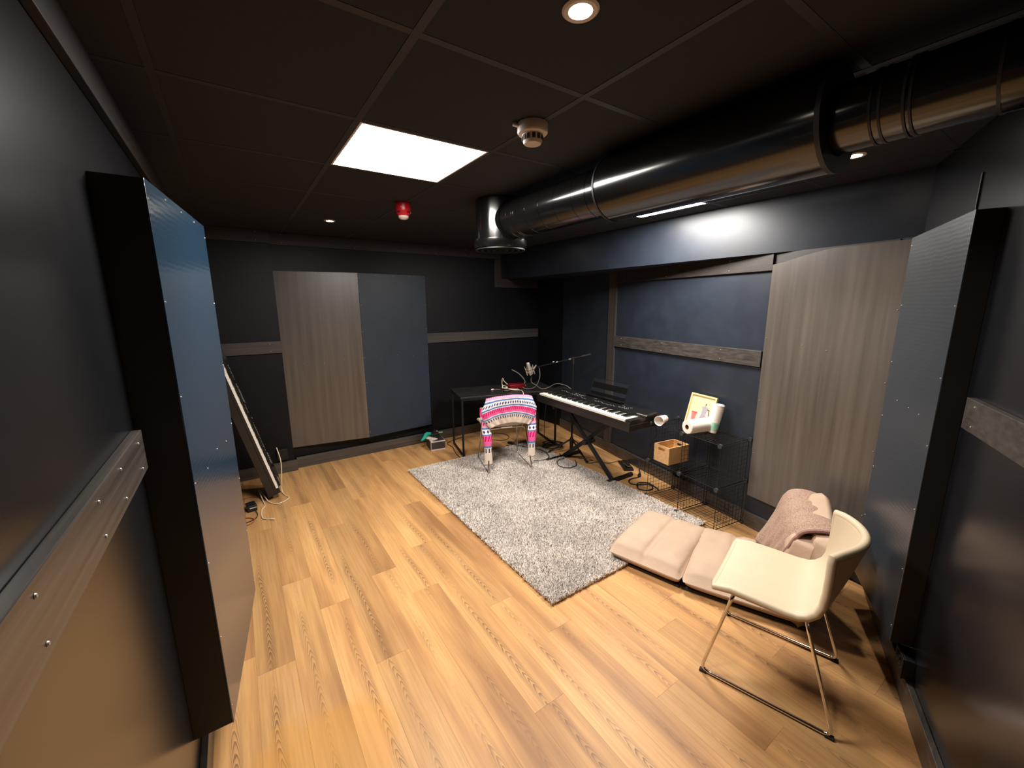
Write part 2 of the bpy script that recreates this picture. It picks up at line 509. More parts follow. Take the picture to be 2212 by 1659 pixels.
def obj(name, bm, m, parent=None, loc=(0, 0, 0), rot=(0, 0, 0), smooth=True, sharp=40, bevel=0, sub=0):
    me = bm if isinstance(bm, bpy.types.Mesh) else mesh(name, bm, m, smooth, sharp)
    o = bpy.data.objects.new(name, me)
    C.objects.link(o)
    o.location = loc; o.rotation_euler = rot
    if parent: o.parent = parent
    if bevel:
        b = o.modifiers.new('bevel', 'BEVEL'); b.width = bevel; b.segments = 2; b.limit_method = 'ANGLE'; b.angle_limit = math.radians(35)
    if sub:
        s = o.modifiers.new('sub', 'SUBSURF'); s.levels = sub; s.render_levels = sub
    return o

def thing(name, label, cat, loc=(0, 0, 0), rz=0, group=None, rot=None):
    o = bpy.data.objects.new(name, None); C.objects.link(o)
    o.empty_display_size = 0.05
    o.location = loc
    o.rotation_euler = rot if rot is not None else (0, 0, rz)
    return tag(o, label, cat, group)

GROUPS = {'sled_chair': 'cream leather chairs on sled legs', 'acoustic_panel': 'acoustic panels round the walls', 'downlight': 'round downlights in the ceiling',
          'ceiling_light': 'square LED ceiling panels', 'wall_socket': 'black wall sockets', 'keyboard': 'black keyboards', 'floor_lead': 'loose leads on the floor under the desk',
          'white_lead': 'white leads', 'microphone_lead': 'leads at the microphone', 'adapter_lead': 'leads of the power adapter'}
def tag(o, label, cat, group=None):
    o['label'] = label; o['category'] = cat
    group = group or GROUPS.get(o.name.split('.')[0])
    if group: o['group'] = group
    return o

def struct(name, bm, m, parent=None, **kw):
    o = obj(name, bm, m, parent, **kw)
    if not parent: o['kind'] = 'structure'
    return o

def stuff(o):
    o['kind'] = 'stuff'; return o

# ------------------------------------------------------------------ the room
ER = lambda x: 0.448 * x - 0.735          # near end wall, y on its face
RW = lambda y: 2.8675 + 0.19 * y           # right wall, x on its face
ROOM = [(-0.272, ER(-0.272)), (2.998, ER(2.998)), (3.664, 4.19), (3.63, 4.68), (0.365, 4.68), (0.365, 4.60), (-0.272, 4.60)]

def clip_poly(poly, clip):
    """Sutherland-Hodgman against a convex clip polygon (ccw)"""
    out = poly
    for i in range(len(clip)):
        a, b = clip[i], clip[(i + 1) % len(clip)]
        inp, out = out, []
        if not inp: break
        side = lambda p: (b[0] - a[0]) * (p[1] - a[1]) - (b[1] - a[1]) * (p[0] - a[0])
        for k in range(len(inp)):
            p, q = inp[k - 1], inp[k]
            sp, sq = side(p), side(q)
            if (sp >= 0) != (sq >= 0):
                t = sp / (sp - sq)
                out.append((p[0] + (q[0] - p[0]) * t, p[1] + (q[1] - p[1]) * t))
            if sq >= 0: out.append(q)
    return out
HULL = [(-0.272, ER(-0.272)), (2.974, 0.62), (3.67, 4.19), (3.66, 4.68), (-0.272, 4.68)]
def area(p): return abs(sum(p[i - 1][0] * p[i][1] - p[i][0] * p[i - 1][1] for i in range(len(p)))) / 2

b = BM(); prism(b, [(-0.4, -1.0), (3.9, 0.2), (3.9, 4.9), (-0.4, 4.9)], -0.06, -0.003)
floor = struct('floor', b, M['subfloor'], smooth=False)
PW, PL = 0.16, 1.443
joint = {-1: 1.99, 0: 2.63, 1: 2.284, 2: 1.743, 3: 2.415, 4: 2.112, 5: 1.122, 6: 1.76, 7: 1.423, 8: 0.875, 9: 1.95, 10: 2.55, 11: 1.23, 12: 0.69, 13: 0.345, 14: 1.1, 15: 1.55}
full = None
for k in range(-3, 23):
    x0 = 0.0655 + PW * k
    j0 = joint.get(k, 0.3 + (k * 0.53) % 1.44)
    y = j0 - PL * 4
    while y < 4.7:
        rect = [(x0, y), (x0 + PW - 0.0005, y), (x0 + PW - 0.0005, y + PL - 0.0006), (x0, y + PL - 0.0006)]
        p = clip_poly(rect, HULL)
        if len(p) >= 3 and area(p) > 0.002:
            whole = area(p) > 0.999 * area(rect)
            if whole and full: me = full
            else:
                bb = BM(); prism(bb, [(q[0] - x0, q[1] - y) for q in p], -0.003, 0.0)
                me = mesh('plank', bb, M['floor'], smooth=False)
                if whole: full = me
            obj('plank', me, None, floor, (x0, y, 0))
        y += PL

# walls
b = BM(); lohi(b, (-0.40, -1.0, 0), (-0.272, 4.80, CEIL + 0.03))
struct('wall_left', b, M['left_wall'], smooth=False)
b = BM(); lohi(b, (-0.272, 4.60, 0), (0.365, 4.80, CEIL + 0.03))
struct('wall_alcove', b, M['black_wall'], smooth=False)
b = BM(); lohi(b, (0.365, 4.68, 0), (3.95, 4.80, CEIL + 0.03))
struct('wall_back', b, M['black_wall'], smooth=False)
b = BM(); prism(b, [(RW(0.5), 0.5), (3.95, 0.5), (3.95, 4.19), (RW(4.19), 4.19)], 0, 2.025)
struct('wall_right', b, M['navy_wall'], smooth=False)
b = BM(); prism(b, [(RW(4.19), 4.19), (3.95, 4.19), (3.95, 4.68), (3.63, 4.68)], 0, 2.025)
struct('wall_corner', b, M['black_wall'], smooth=False)
b = BM(); prism(b, [(-0.40, ER(-0.40) - 0.12), (3.95, ER(3.95) - 0.12), (3.95, ER(3.95)), (-0.40, ER(-0.40))], 0, CEIL + 0.03)
struct('wall_near', b, M['left_wall'], smooth=False)
# boxed-in beam along the right wall
b = BM(); lohi(b, (3.10, 0.50, 2.025), (3.95, 4.68, CEIL + 0.03))
tb = struct('wall_beam', b, M['navy_wall'], smooth=False)

# ceiling: slab, tiles, grid bars
b = BM(); lohi(b, (-0.40, -1.2, CEIL + 0.03), (3.95, 4.8, CEIL + 0.12))
ceil = struct('ceiling', b, M['plenum'], smooth=False)
GX, GY = 0.478, 1.144
CH = [(-0.272, ER(-0.272)), (3.10, ER(3.10)), (3.10, 4.68), (-0.272, 4.68)]
lit = {(0, 1), (3, 1)}
full = None
for i in range(-2, 5):
    for j in range(-4, 6):
        if (i, j) in lit: continue
        x0, y0 = GX + 0.6 * i + 0.0125, GY + 0.6 * j + 0.0125
        s = 0.575
        rect = [(x0, y0), (x0 + s, y0), (x0 + s, y0 + s), (x0, y0 + s)]
        p = clip_poly(rect, CH)
        if len(p) < 3 or area(p) < 0.004: continue
        whole = area(p) > 0.999 * s * s
        if whole and full: me = full
        else:
            bb = BM(); prism(bb, [(q[0] - x0, q[1] - y0) for q in p], 0.0, 0.012)
            me = mesh('ceiling_tile', bb, M['tile'], smooth=False)
            if whole: full = me
        obj('ceiling_tile', me, None, ceil, (x0, y0, CEIL + 0.0015))
for i in range(-1, 5):
    x = GX + 0.6 * i
    b = BM(); lohi(b, (x - 0.012, ER(x) + 0.0, CEIL), (x + 0.012, 4.66, CEIL + 0.0301)); obj('grid_bar', b, M['grid'], ceil, smooth=False)
for j in range(-2, 6):
    y = GY + 0.6 * j
    xe = min(3.10, (y + 0.735) / 0.448)
    b = BM(); lohi(b, (-0.26, y - 0.012, CEIL + 0.0006), (xe, y + 0.012, CEIL + 0.0301)); obj('grid_bar', b, M['grid'], ceil, smooth=False)

# screws: one shared little dome
b = BM(); lathe(b, [(0.0, 0.0025), (0.0028, 0.002), (0.0040, 0.0), (0.0, -0.001)], 8)
SCREW = mesh('screw', b, M['steel'])
def screw(p, d, parent, s=1.0):
    o = bpy.data.objects.new('screw', SCREW); C.objects.link(o)
    o.matrix_world = axis_mtx(p, d) @ Matrix.Scale(s, 4)
    if parent: o.parent = parent
    return o

tn = 0
def board(pts, z0, z1, m, screws=(), nrm=None, name=None):
    """a board given by its plan polygon; screws: list of points"""
    global tn
    tn += 1
    b = BM(); prism(b, pts, z0, z1)
    o = struct(name or 'trim_%d' % tn, b, m, smooth=False, bevel=0.002)
    for s in screws: screw(s, nrm, o)
    return o
def along(p, q, off, t):
    """plan rectangle from p to q of thickness t standing off by off on the left of p->q"""
    p, q = Vector(p), Vector(q); d = (q - p).normalized(); n = Vector((-d.y, d.x))
    a, bb = p + n * off, q + n * off
    return [tuple(a), tuple(bb), tuple(bb + n * t), tuple(a + n * t)]
BD = 0.0225   # board thickness
R0, R1 = 1.235, 1.350   # the waist rail
T0 = 2.268              # bottom of the ceiling trim
def pairs(p, q, ts, z0, z1, off=BD):
    p, q = Vector(p), Vector(q); d = (q - p).normalized(); n = Vector((-d.y, d.x))
    out = []
    for t in ts:
        c = p.lerp(q, t) + n * (off + 0.0005)
        for z in (z0, z1): out.append((c.x, c.y, z))
    return out, (n.x, n.y, 0)
def rail(p, q, z0, z1, m, ts=(), name=None):
    """board on a wall face; room lies on the left of p->q"""
    sc_, nn = pairs(p, q, ts, z0 + 0.022, z1 - 0.022) if ts else ((), None)
    return board(along(p, q, 0, BD), z0, z1, m, sc_, nn, name)
bx, by, bz = M['board_x'], M['board_y'], M['board_z']
# left wall (room is on +x: travel towards -y)
rail((-0.272, 1.50), (-0.272, ER(-0.272)), R0, R1, by, (0.03, 0.12, 0.20, 0.33, 0.5))
rail((-0.272, 4.60), (-0.272, ER(-0.272)), T0, CEIL, M['trim_dark_y'])
rail((-0.272, 4.60), (-0.272, ER(-0.272)), 0.0, 0.115, by, (), 'baseboard_left')
# back wall (travel towards -x)
rail((0.367, 4.60), (-0.25, 4.60), R0, R1, bx, (0.16,))
rail((3.61, 4.68), (1.905, 4.68), R0, R1, bx, (0.03, 0.25, 0.5, 0.72))
rail((0.365, 4.60), (-0.25, 4.60), T0, CEIL, M['trim_dark_x'], (0.18,))
rail((2.99, 4.68), (0.365, 4.68), T0, CEIL, M['trim_dark_x'], (0.05, 0.2, 0.35, 0.52, 0.7, 0.96))
rail((2.99, 4.68), (2.885, 4.68), 1.91, T0 - 0.0005, M['trim_dark_z'], (0.3, 0.7))
rail((3.60, 4.68), (2.992, 4.68), 1.91, 2.024, M['trim_dark_x'], (0.2, 0.6))
rail((0.39, 4.60), (-0.25, 4.60), 0.0, 0.115, bx, (), 'baseboard_alcove')
rail((3.61, 4.66), (0.39, 4.66), 0.0, 0.115, bx, (), 'baseboard_back')
# right wall (travel towards +y)
rail((RW(1.40), 1.40), (RW(3.062), 3.062), R0, R1, by, (0.2, 0.58, 0.93))
rail((RW(1.388), 1.388), (RW(3.062), 3.062), 1.910, 2.024, M['trim_dark_y'], (0.2, 0.58, 0.93))  # darker stain here carries the shade of the beam above
board(along((RW(0.72), 0.72), (RW(1.395), 1.395), 0, 0.005), 1.910, 2.024, M['trim_dark_y'])
rail((RW(3.065), 3.065), (RW(3.185), 3.185), 0.116, 2.023, bz)
rail((RW(0.70), 0.70), (RW(4.19), 4.19), 0.0, 0.115, by, (), 'baseboard_right')
# near end wall (travel towards +x)
rail((-0.24, ER(-0.24)), (2.19, ER(2.19)), R0, R1, bx, (0.55, 0.8, 0.97))
rail((-0.24, ER(-0.24)), (2.93, ER(2.93)), 0.0, 0.115, bx, (), 'baseboard_near')
board(along((2.500, ER(2.5)), (2.510, ER(2.51)), 0, 0.006), 2.03, 2.19, M['grid'])

# ------------------------------------------------------------------ acoustic panels
def wedge(name, label, A, Bp, Cc, back, z0, zt, swap, blue, caps):
    """V-shaped acoustic panel: A-B is one face, B-C the other; back = wall points from C to A"""
    t = thing(name, label, 'acoustic panel', (A[0], A[1], 0))
    o2 = lambda p: (p[0] - A[0], p[1] - A[1])
    b = BM(); prism(b, [o2(p) for p in (A, Bp, Cc)] + [o2(p) for p in back], z0, zt)
    obj('carcass', b, M['cap_black'], t, smooth=False)
    for (p, q), kind in (((A, Bp), swap[0]), ((Bp, Cc), swap[1])):
        b = BM(); prism(b, along(o2(p), o2(q), 0.0, 0.006), z0 - 0.002, zt + 0.002)
        f = obj('wood_face' if kind == 'w' else 'blue_face', b, M['panel_wood'] if kind == 'w' else blue, t, smooth=False, bevel=0.0015)
        P, Q = Vector(o2(p)), Vector(o2(q)); d = (Q - P).normalized(); nn = Vector((-d.y, d.x))
        L = (Q - P).length
        for s in (0.012, L - 0.012):
            for zz in np.linspace(z0 + 0.06, zt - 0.05, 7):
                c = P + d * s + nn * 0.006
                screw((c.x, c.y, zz), (nn.x, nn.y, 0), f, 0.8)
        for s in (0.25, 0.5, 0.75):
            c = P + d * (L * s) + nn * 0.006
            for zz in (z0 + 0.9 + random.uniform(-.03, .03), zt - 0.015): screw((c.x, c.y, zz), (nn.x, nn.y, 0), f, 0.8)
    return t
wedge('acoustic_panel', 'tall V-shaped acoustic panel on the left wall, ribbed blue face and black side', (-0.25, 3.09), (-0.067, 2.33), (-0.165, 1.556),
      [(-0.2715, 1.556), (-0.2715, 3.09)], 0.228, 2.035, 'wb', M['ribbed_navy'], True)
wedge('acoustic_panel', 'grey wood and navy V-shaped acoustic panel on the black back wall', (1.905, 4.624), (1.13, 4.551), (0.352, 4.668),
      [(0.352, 4.6795), (1.905, 4.6795)], 0.228, 2.022, 'bw', M['navy_panel'], True)
# right: wood face lies flat on the right wall, ribbed blue wedge stands on the near end wall
A, Bq, In, Im = (2.233, 0.341), (2.70, 0.603), (2.80, ER(2.80) + 0.001), (2.261, ER(2.261) + 0.001)
t = thing('acoustic_panel', 'ribbed blue corner acoustic panel with a wide black side, behind the near white chair', 'acoustic panel', (A[0], A[1], 0))
o2 = lambda p: (p[0] - A[0], p[1] - A[1])
b = BM(); prism(b, [o2(p) for p in (A, Im, In, Bq)], 0.232, [2.012, 2.012, 1.99, 1.985]); obj('carcass', b, M['cap_black'], t, smooth=False)
b = BM(); prism(b, along(o2(A), o2(Bq), 0.0, 0.006), 0.229, [2.014, 1.987, 1.987, 2.014]); f = obj('blue_face', b, M['ribbed_navy_grey_lit'], t, smooth=False, bevel=0.0015)
d = (Vector(Bq) - Vector(A)).normalized(); nn = Vector((-d.y, d.x)); L = (Vector(Bq) - Vector(A)).length
for s in (0.012, L - 0.014):
    for zz in np.linspace(0.3, 1.95, 7):
        c = d * s + nn * 0.006; screw((c.x, c.y, zz), (nn.x, nn.y, 0), f, 0.8)
for s in (0.25, 0.45, 0.7):
    c = d * (L * s) + nn * 0.006; screw((c.x, c.y, 1.22 + 0.02 * s), (nn.x, nn.y, 0), f, 0.8)
p0, p1 = Vector((3.09, 1.383)), Vector((2.955, 0.66))
t = thing('acoustic_panel', 'tall brushed grey wood panel on the right wall above the folded beige floor chair', 'acoustic panel', (p0.x, p0.y, 0))
fr = [(0, 1.946), (0.127, 1.960), (0.28, 1.987), (0.389, 2.001), (0.468, 2.010), (1.0, 2.012)]
b = BM()
e = p1 - p0; nn = Vector((-e.y, e.x)).normalized() * -1
nn = nn if nn.x > 0 else -nn
front = [bm_v for bm_v in [b.verts.new((e.x * s, e.y * s, z)) for s, z in fr]] + [b.verts.new((e.x, e.y, 0.26)), b.verts.new((0, 0, 0.26))]
rear = [b.verts.new((v.co.x + nn.x * 0.018, v.co.y + nn.y * 0.018, v.co.z)) for v in front]
b.faces.new(front); b.faces.new(rear[::-1])
for i in range(len(front)):
    j = (i + 1) % len(front); b.faces.new((front[i], rear[i], rear[j], front[j]))
wf = obj('wood_face', b, M['panel_wood'], t, smooth=False)
for s, zz in ((0.02, 0.6), (0.02, 1.0), (0.02, 1.45), (0.98, 0.45), (0.98, 0.85), (0.98, 1.25), (0.98, 1.65), (0.35, 1.42), (0.55, 1.40)):
    screw((e.x * s - nn.x * 0.001, e.y * s - nn.y * 0.001, zz), (-nn.x, -nn.y, 0), wf, 0.8)
b = BM()
for s in (0.06, 0.9):
    box(b, (e.x * s + nn.x * 0.026, e.y * s + nn.y * 0.026, 1.1), (0.016, 0.03, 1.5), math.atan2(nn.y, nn.x))
obj('batten', b, M['cap_black'], t, smooth=False)

# ------------------------------------------------------------------ ceiling fittings
def underlit(name, bm, m, parent):
    o = obj(name, bm, [M['white_plastic'], m], parent, smooth=False)
    for p in o.data.polygons: p.material_index = 1 if p.normal.z < -0.9 else 0
    return o
for (i, j), lab in (((0, 1), 'large square LED ceiling panel glowing beside the white smoke detector'), ((3, 1), 'square LED ceiling panel mostly hidden behind the black duct')):
    x0, y0 = GX + 0.6 * i, GY + 0.6 * j
    t = thing('ceiling_light', lab, 'ceiling light', (x0 + 0.3, y0 + 0.3, CEIL))
    b = BM()
    for s in (-1, 1):
        lohi(b, (s * 0.287, -0.287, -0.001), (s * 0.278, 0.287, 0.012)); lohi(b, (-0.278, s * 0.287, -0.001), (0.278, s * 0.278, 0.012))
    obj('light_frame', b, M['white_plastic'], t, smooth=False)
    b = BM(); lohi(b, (-0.278, -0.278, 0.002), (0.278, 0.278, 0.010)); underlit('diffuser', b, M['led'], t)

for (x, y), lab in (((0.773, 0.84), 'round downlight glowing overhead nearest the camera'), ((0.757, 3.812), 'small round downlight far back beside the red alarm'),
                    ((2.555, 0.832), 'small round downlight beside the near end of the silencer'),
                    ((2.555, 3.812), 'unseen round downlight added as fill light above the bend of the duct')):  # last one is unseen, added to brighten the far right corner
    t = thing('downlight', lab, 'downlight', (x, y, CEIL))
    b = BM(); lathe(b, [(0.0275, 0.0012), (0.029, -0.005), (0.040, -0.006), (0.045, -0.002), (0.045, 0.001)], 28); obj('trim_ring', b, M['white_plastic'], t)
    b = BM(); bmesh.ops.create_circle(b, cap_ends=True, radius=0.0282, segments=24); r_ = bmesh.ops.extrude_face_region(b, geom=list(b.faces)); bmesh.ops.translate(b, verts=[v_ for v_ in r_['geom'] if isinstance(v_, bmesh.types.BMVert)], vec=(0, 0, 0.002)); bmesh.ops.translate(b, verts=list(b.verts), vec=(0, 0, -0.0012)); underlit('light_lens', b, M['spot'], t)
    ld = bpy.data.lights.new('downlight_lamp', 'SPOT'); ld.energy = SPOT_L; ld.color = SPOT_COL; ld.spot_size = math.radians(105); ld.spot_blend = 0.9; ld.shadow_soft_size = 0.05
    lo_ = bpy.data.objects.new('downlight_lamp', ld); C.objects.link(lo_); lo_.parent = t; lo_.location = (0, 0, -0.010)

t = thing('smoke_detector', 'round white smoke detector on a ceiling grid bar', 'smoke detector', (1.058, 1.41, CEIL))
b = BM(); lathe(b, [(0.0, 0.0), (0.060, 0.0), (0.060, -0.030), (0.056, -0.036), (0.042, -0.040)], 32); obj('base', b, M['white_plastic'], t)
b = BM(); lathe(b, [(0.042, -0.038), (0.037, -0.066), (0.033, -0.072), (0.0, -0.074)], 32); obj('sensor_head', b, M['white_plastic'], t)
b = BM()
for k in range(12):
    a = 2 * PI * k / 12
    box(b, (0.0405 * math.cos(a), 0.0405 * math.sin(a), -0.052), (0.003, 0.012, 0.018), a)
obj('vent_slots', b, M['vent_dark'], t, smooth=False)
b = BM(); box(b, (-0.064, 0.022, -0.010), (0.026, 0.014, 0.010)); obj('lever_tab', b, M['white_plastic'], t, smooth=False, bevel=0.003)

t = thing('fire_alarm', 'red fire alarm sounder with clear lens on the dark ceiling', 'fire alarm', (1.062, 2.905, CEIL))
b = BM(); lathe(b, [(0.0, 0.0), (0.050, 0.0), (0.052, -0.045), (0.046, -0.075), (0.036, -0.085)], 28); obj('housing', b, M['alarm_red'], t)
b = BM(); lathe(b, [(0.036, -0.083), (0.034, -0.098), (0.022, -0.108), (0.0, -0.111)], 28); obj('lens', b, M['lens'], t)
for a in (-2.6, -1.1, -0.3, 0.9, 2.0):
    b = BM(); box(b, (0.0485 * math.cos(a), 0.0485 * math.sin(a), -0.064), (0.006, 0.022, 0.012), a)
    obj('sound_slot', b, M['alarm_dark'], t, smooth=False)
b = BM(); box(b, (-0.028, -0.0435, -0.035), (0.014, 0.006, 0.005), 0.57); obj('tag', b, M['white_print'], t, smooth=False)

# ------------------------------------------------------------------ ventilation duct
AX, AZ = 1.60, 2.236
t = thing('ventilation_duct', 'fat black round ventilation duct with silencer hung under the ceiling', 'duct', (AX, 0, AZ))
def cyl_y(bm, y0, y1, r, n=40, cx=0.0, cz=0.0):
    tube(bm, [(cx, y0, cz), (cx, y1, cz)], r, n)
b = BM(); cyl_y(b, 0.582, 1.47, 0.146, 56); obj('silencer', b, M['duct'], t)
b = BM(); lathe(b, [(0.10, 0.0), (0.149, 0.0), (0.149, 0.014), (0.10, 0.014)], 56, axis_mtx((0, 0.572, 0), (0, 1, 0))); obj('end_plate', b, M['duct_dark'], t)
b = BM(); lathe(b, [(0.10, 0.0), (0.1485, 0.0), (0.1485, 0.010), (0.10, 0.010)], 56, axis_mtx((0, 1.468, 0), (0, 1, 0))); obj('end_plate', b, M['duct_dark'], t)
b = BM(); cyl_y(b, 1.47, 2.42, 0.118, 48)
obj('pipe', b, M['duct'], t)
b = BM(); cyl_y(b, -0.02, 0.585, 0.096, 48); obj('pipe', b, M['duct'], t)
for y, r in ((1.56, 0.1195), (1.66, 0.1192), (1.80, 0.1192), (1.93, 0.1195), (2.06, 0.1195), (2.18, 0.121), (2.20, 0.121), (2.26, 0.1205)):
    b = BM(); lathe(b, [(r - 0.003, -0.004), (r, -0.002), (r, 0.002), (r - 0.003, 0.004)], 48, axis_mtx((0, y, 0), (0, 1, 0))); obj('pipe_rib', b, M['duct'], t)
for y, r in ((0.475, 0.099), (0.455, 0.0985), (0.405, 0.100), (0.392, 0.100), (0.24, 0.0975), (0.10, 0.0975)):
    b = BM(); lathe(b, [(r - 0.004, -0.004), (r, -0.003), (r, 0.003), (r - 0.004, 0.004)], 48, axis_mtx((0, y, 0), (0, 1, 0))); obj('clamp_band', b, M['duct_dark'], t)
b = BM(); box(b, (-0.086, 0.40, 0.055), (0.008, 0.014, 0.012)); obj('clamp_bolt', b, M['duct'], t, smooth=False, bevel=0.002)
oc = (0.0, 2.50)
b = BM(); lathe(b, [(0.0, CEIL - AZ), (0.168, CEIL - AZ), (0.168, 2.118 - AZ), (0.164, 2.114 - AZ)], 56, Matrix.Translation((oc[0], oc[1], 0))); obj('outlet_box', b, M['duct'], t)
b = BM(); lathe(b, [(0.168, 2.125 - AZ), (0.182, 2.123 - AZ), (0.184, 2.085 - AZ), (0.176, 2.070 - AZ), (0.12, 2.066 - AZ), (0.0, 2.066 - AZ)], 56, Matrix.Translation((oc[0], oc[1], 0))); fl = obj('flange', b, M['duct'], t)
b = BM()
for r in (0.05, 0.09, 0.13, 0.165):
    lathe(b, [(r - 0.006, 2.066 - AZ), (r - 0.006, 2.058 - AZ), (r + 0.006, 2.058 - AZ), (r + 0.006, 2.066 - AZ)], 40, Matrix.Translation((oc[0], oc[1], 0)))
obj('grille_ring', b, M['duct_dark'], t)
b = BM(); lathe(b, [(0.110, 0.0), (0.132, 0.0), (0.132, 0.016), (0.110, 0.016)], 48, axis_mtx((0, 2.318, 0), (0, 1, 0))); obj('collar', b, M['duct'], t)
for y in (0.62, 1.40):
    b = BM(); tube(b, [(0, y, 0.14), (0, y, CEIL - AZ)], 0.005, 8); obj('hanger', b, M['black_metal'], t)

# ------------------------------------------------------------------ rug
t = thing('rug', 'grey shaggy rectangular rug on the wooden floor', 'rug', (1.32, 1.56, 0))
RWD, RLN = 1.54, 2.30
b = BM(); lohi(b, (0.012, 0.012, 0.0005), (RWD - 0.012, RLN - 0.012, 0.010)); obj('backing', b, M['rug_back'], t, smooth=False)
NT = 250000
px_ = rng.uniform(0.0, RWD, NT); py_ = rng.uniform(0.0, RLN, NT)
ang = rng.uniform(0, 2 * PI, NT); lean = rng.uniform(0.004, 0.014, NT)
cl = np.sin(px_ * 9 + 2 * np.sin(py_ * 5)) * np.cos(py_ * 7 + 1.5 * np.sin(px_ * 6))
ang += cl * 1.2
hh = rng.uniform(0.018, 0.028, NT); wd = rng.uniform(0.0022, 0.0038, NT)
ca, sa = np.cos(ang), np.sin(ang)
v = np.zeros((NT, 5, 3))
side = np.stack([-sa, ca, 0 * ca], 1) * wd[:, None]
root = np.stack([px_, py_, np.full(NT, 0.006)], 1)
mid = root + np.stack([ca * lean * 0.4, sa * lean * 0.4, hh * 0.55], 1)
tip = root + np.stack([ca * lean * 1.3, sa * lean * 1.3, hh], 1)
v[:, 0] = root - side; v[:, 1] = root + side; v[:, 2] = mid + side; v[:, 3] = mid - side; v[:, 4] = tip
me = bpy.data.meshes.new('pile')
me.vertices.add(NT * 5); me.vertices.foreach_set('co', v.reshape(-1))
base = (np.arange(NT) * 5)[:, None]
loops = np.concatenate([base + np.array([0, 1, 2, 3])[None], base + np.array([3, 2, 4])[None]], 1).reshape(-1)
starts = (np.arange(NT) * 7)[:, None] + np.array([0, 4])[None]
me.loops.add(NT * 7); me.loops.foreach_set('vertex_index', loops.astype(np.int32))
me.polygons.add(NT * 2); me.polygons.foreach_set('loop_start', starts.reshape(-1).astype(np.int32))
me.update(calc_edges=True)
at = me.attributes.new('shade', 'FLOAT', 'POINT')
at.data.foreach_set('value', np.repeat(np.clip(rng.beta(2.2, 1.8, NT), 0, 1), 5).astype(np.float32))
me.materials.append(M['rug'])
stuff(obj('pile', me, None, t))
RUGZ = 0.024

# ------------------------------------------------------------------ white sled chairs
def make_chair(label, loc, rz):
    t = thing('sled_chair', label, 'chair', loc, rz)
    # shell profile (y, z) from the front edge of the seat, back and up
    prof = [(0.225, 0.452), (0.16, 0.462), (0.05, 0.460), (-0.04, 0.457), (-0.085, 0.461), (-0.125, 0.476), (-0.155, 0.503), (-0.175, 0.540), (-0.192, 0.60), (-0.206, 0.67), (-0.216, 0.73), (-0.221, 0.762)]
    nu = 16
    P = []
    for i, (y, z) in enumerate(prof):
        s = i / (len(prof) - 1)
        upf = max(0.0, (z - 0.455) / 0.307)
        row = []
        for k in range(nu + 1):
            u = -1 + 2 * k / nu
            hw = 0.222 - 0.006 * upf
            wing = (0.006 + 0.056 * upf) * u * u if i > 4 else 0.0
            bow = -0.035 * upf * (1 - u * u)
            dip = -0.010 * (1 - u * u) if i < 5 else 0
            zz = z + dip
            # rounded upper corners
            if i == len(prof) - 1: zz -= 0.012 * abs(u) ** 6
            row.append((u * hw, y + wing + bow, zz))
        P.append(row)
    b = BM(); grid(b, P)
    sh = obj('seat_shell', b, M['leather'], t, sharp=70)
    md = sh.modifiers.new('solid', 'SOLIDIFY'); md.thickness = 0.030; md.offset = 0
    md = sh.modifiers.new('bevel', 'BEVEL'); md.width = 0.009; md.segments = 3; md.limit_method = 'ANGLE'; md.angle_limit = math.radians(45)
    md = sh.modifiers.new('sub', 'SUBSURF'); md.levels = 1; md.render_levels = 1
    # edge piping all round
    edge = [P[0][k] for k in range(nu + 1)] + [P[i][nu] for i in range(1, len(P))] + [P[-1][k] for k in range(nu - 1, -1, -1)] + [P[i][0] for i in range(len(P) - 2, 0, -1)]
    b = BM()
    out = []
    cx = Vector((0, 0.0, 0.5))
    ne = len(edge)
    for i, p in enumerate(edge):
        p = Vector(p); tg = Vector(edge[(i + 1) % ne]) - Vector(edge[i - 1])
        out.append(p * 1.0 + Vector((0.0015 if p.x > 0.2 else (-0.0015 if p.x < -0.2 else 0), 0, 0)))
    tube(b, out, 0.0158, 12, closed=True)
    obj('piping', b, M['leather'], t)
    # sled frame: two chrome loops joined under the seat
    for s in (-1, 1):
        b = BM()
        pts = fillet([(s * 0.06, 0.135, 0.432), (s * 0.196, 0.150, 0.430), (s * 0.230, 0.245, 0.012), (s * 0.230, -0.245, 0.012), (s * 0.200, -0.115, 0.430), (s * 0.06, -0.10, 0.432)], 0.035, 6)
        tube(b, pts, 0.0075, 10)
        lg = obj('sled_leg', b, M['chrome'], t)
        for y in (0.235, -0.235):
            b = BM(); box(b, (s * 0.230, y, 0.006), (0.020, 0.030, 0.012)); obj('glide', b, M['black_rubber'], lg, smooth=False, bevel=0.002)
    b = BM()
    tube(b, [(-0.06, 0.135, 0.432), (0.06, 0.135, 0.432)], 0.0075, 10); tube(b, [(-0.06, -0.10, 0.432), (0.06, -0.10, 0.432)], 0.0075, 10)
    box(b, (0, 0.02, 0.436), (0.12, 0.26, 0.012))
    obj('cross_frame', b, M['chrome'], t)
    return t
make_chair('empty cream leather chair on chrome sled legs in the near right', (1.922, 0.675, 0), math.radians(15.9))
make_chair('cream leather chair at the black desk with a knitted sweater over its back', (2.243, 3.478, 0.010), math.radians(-16.5))

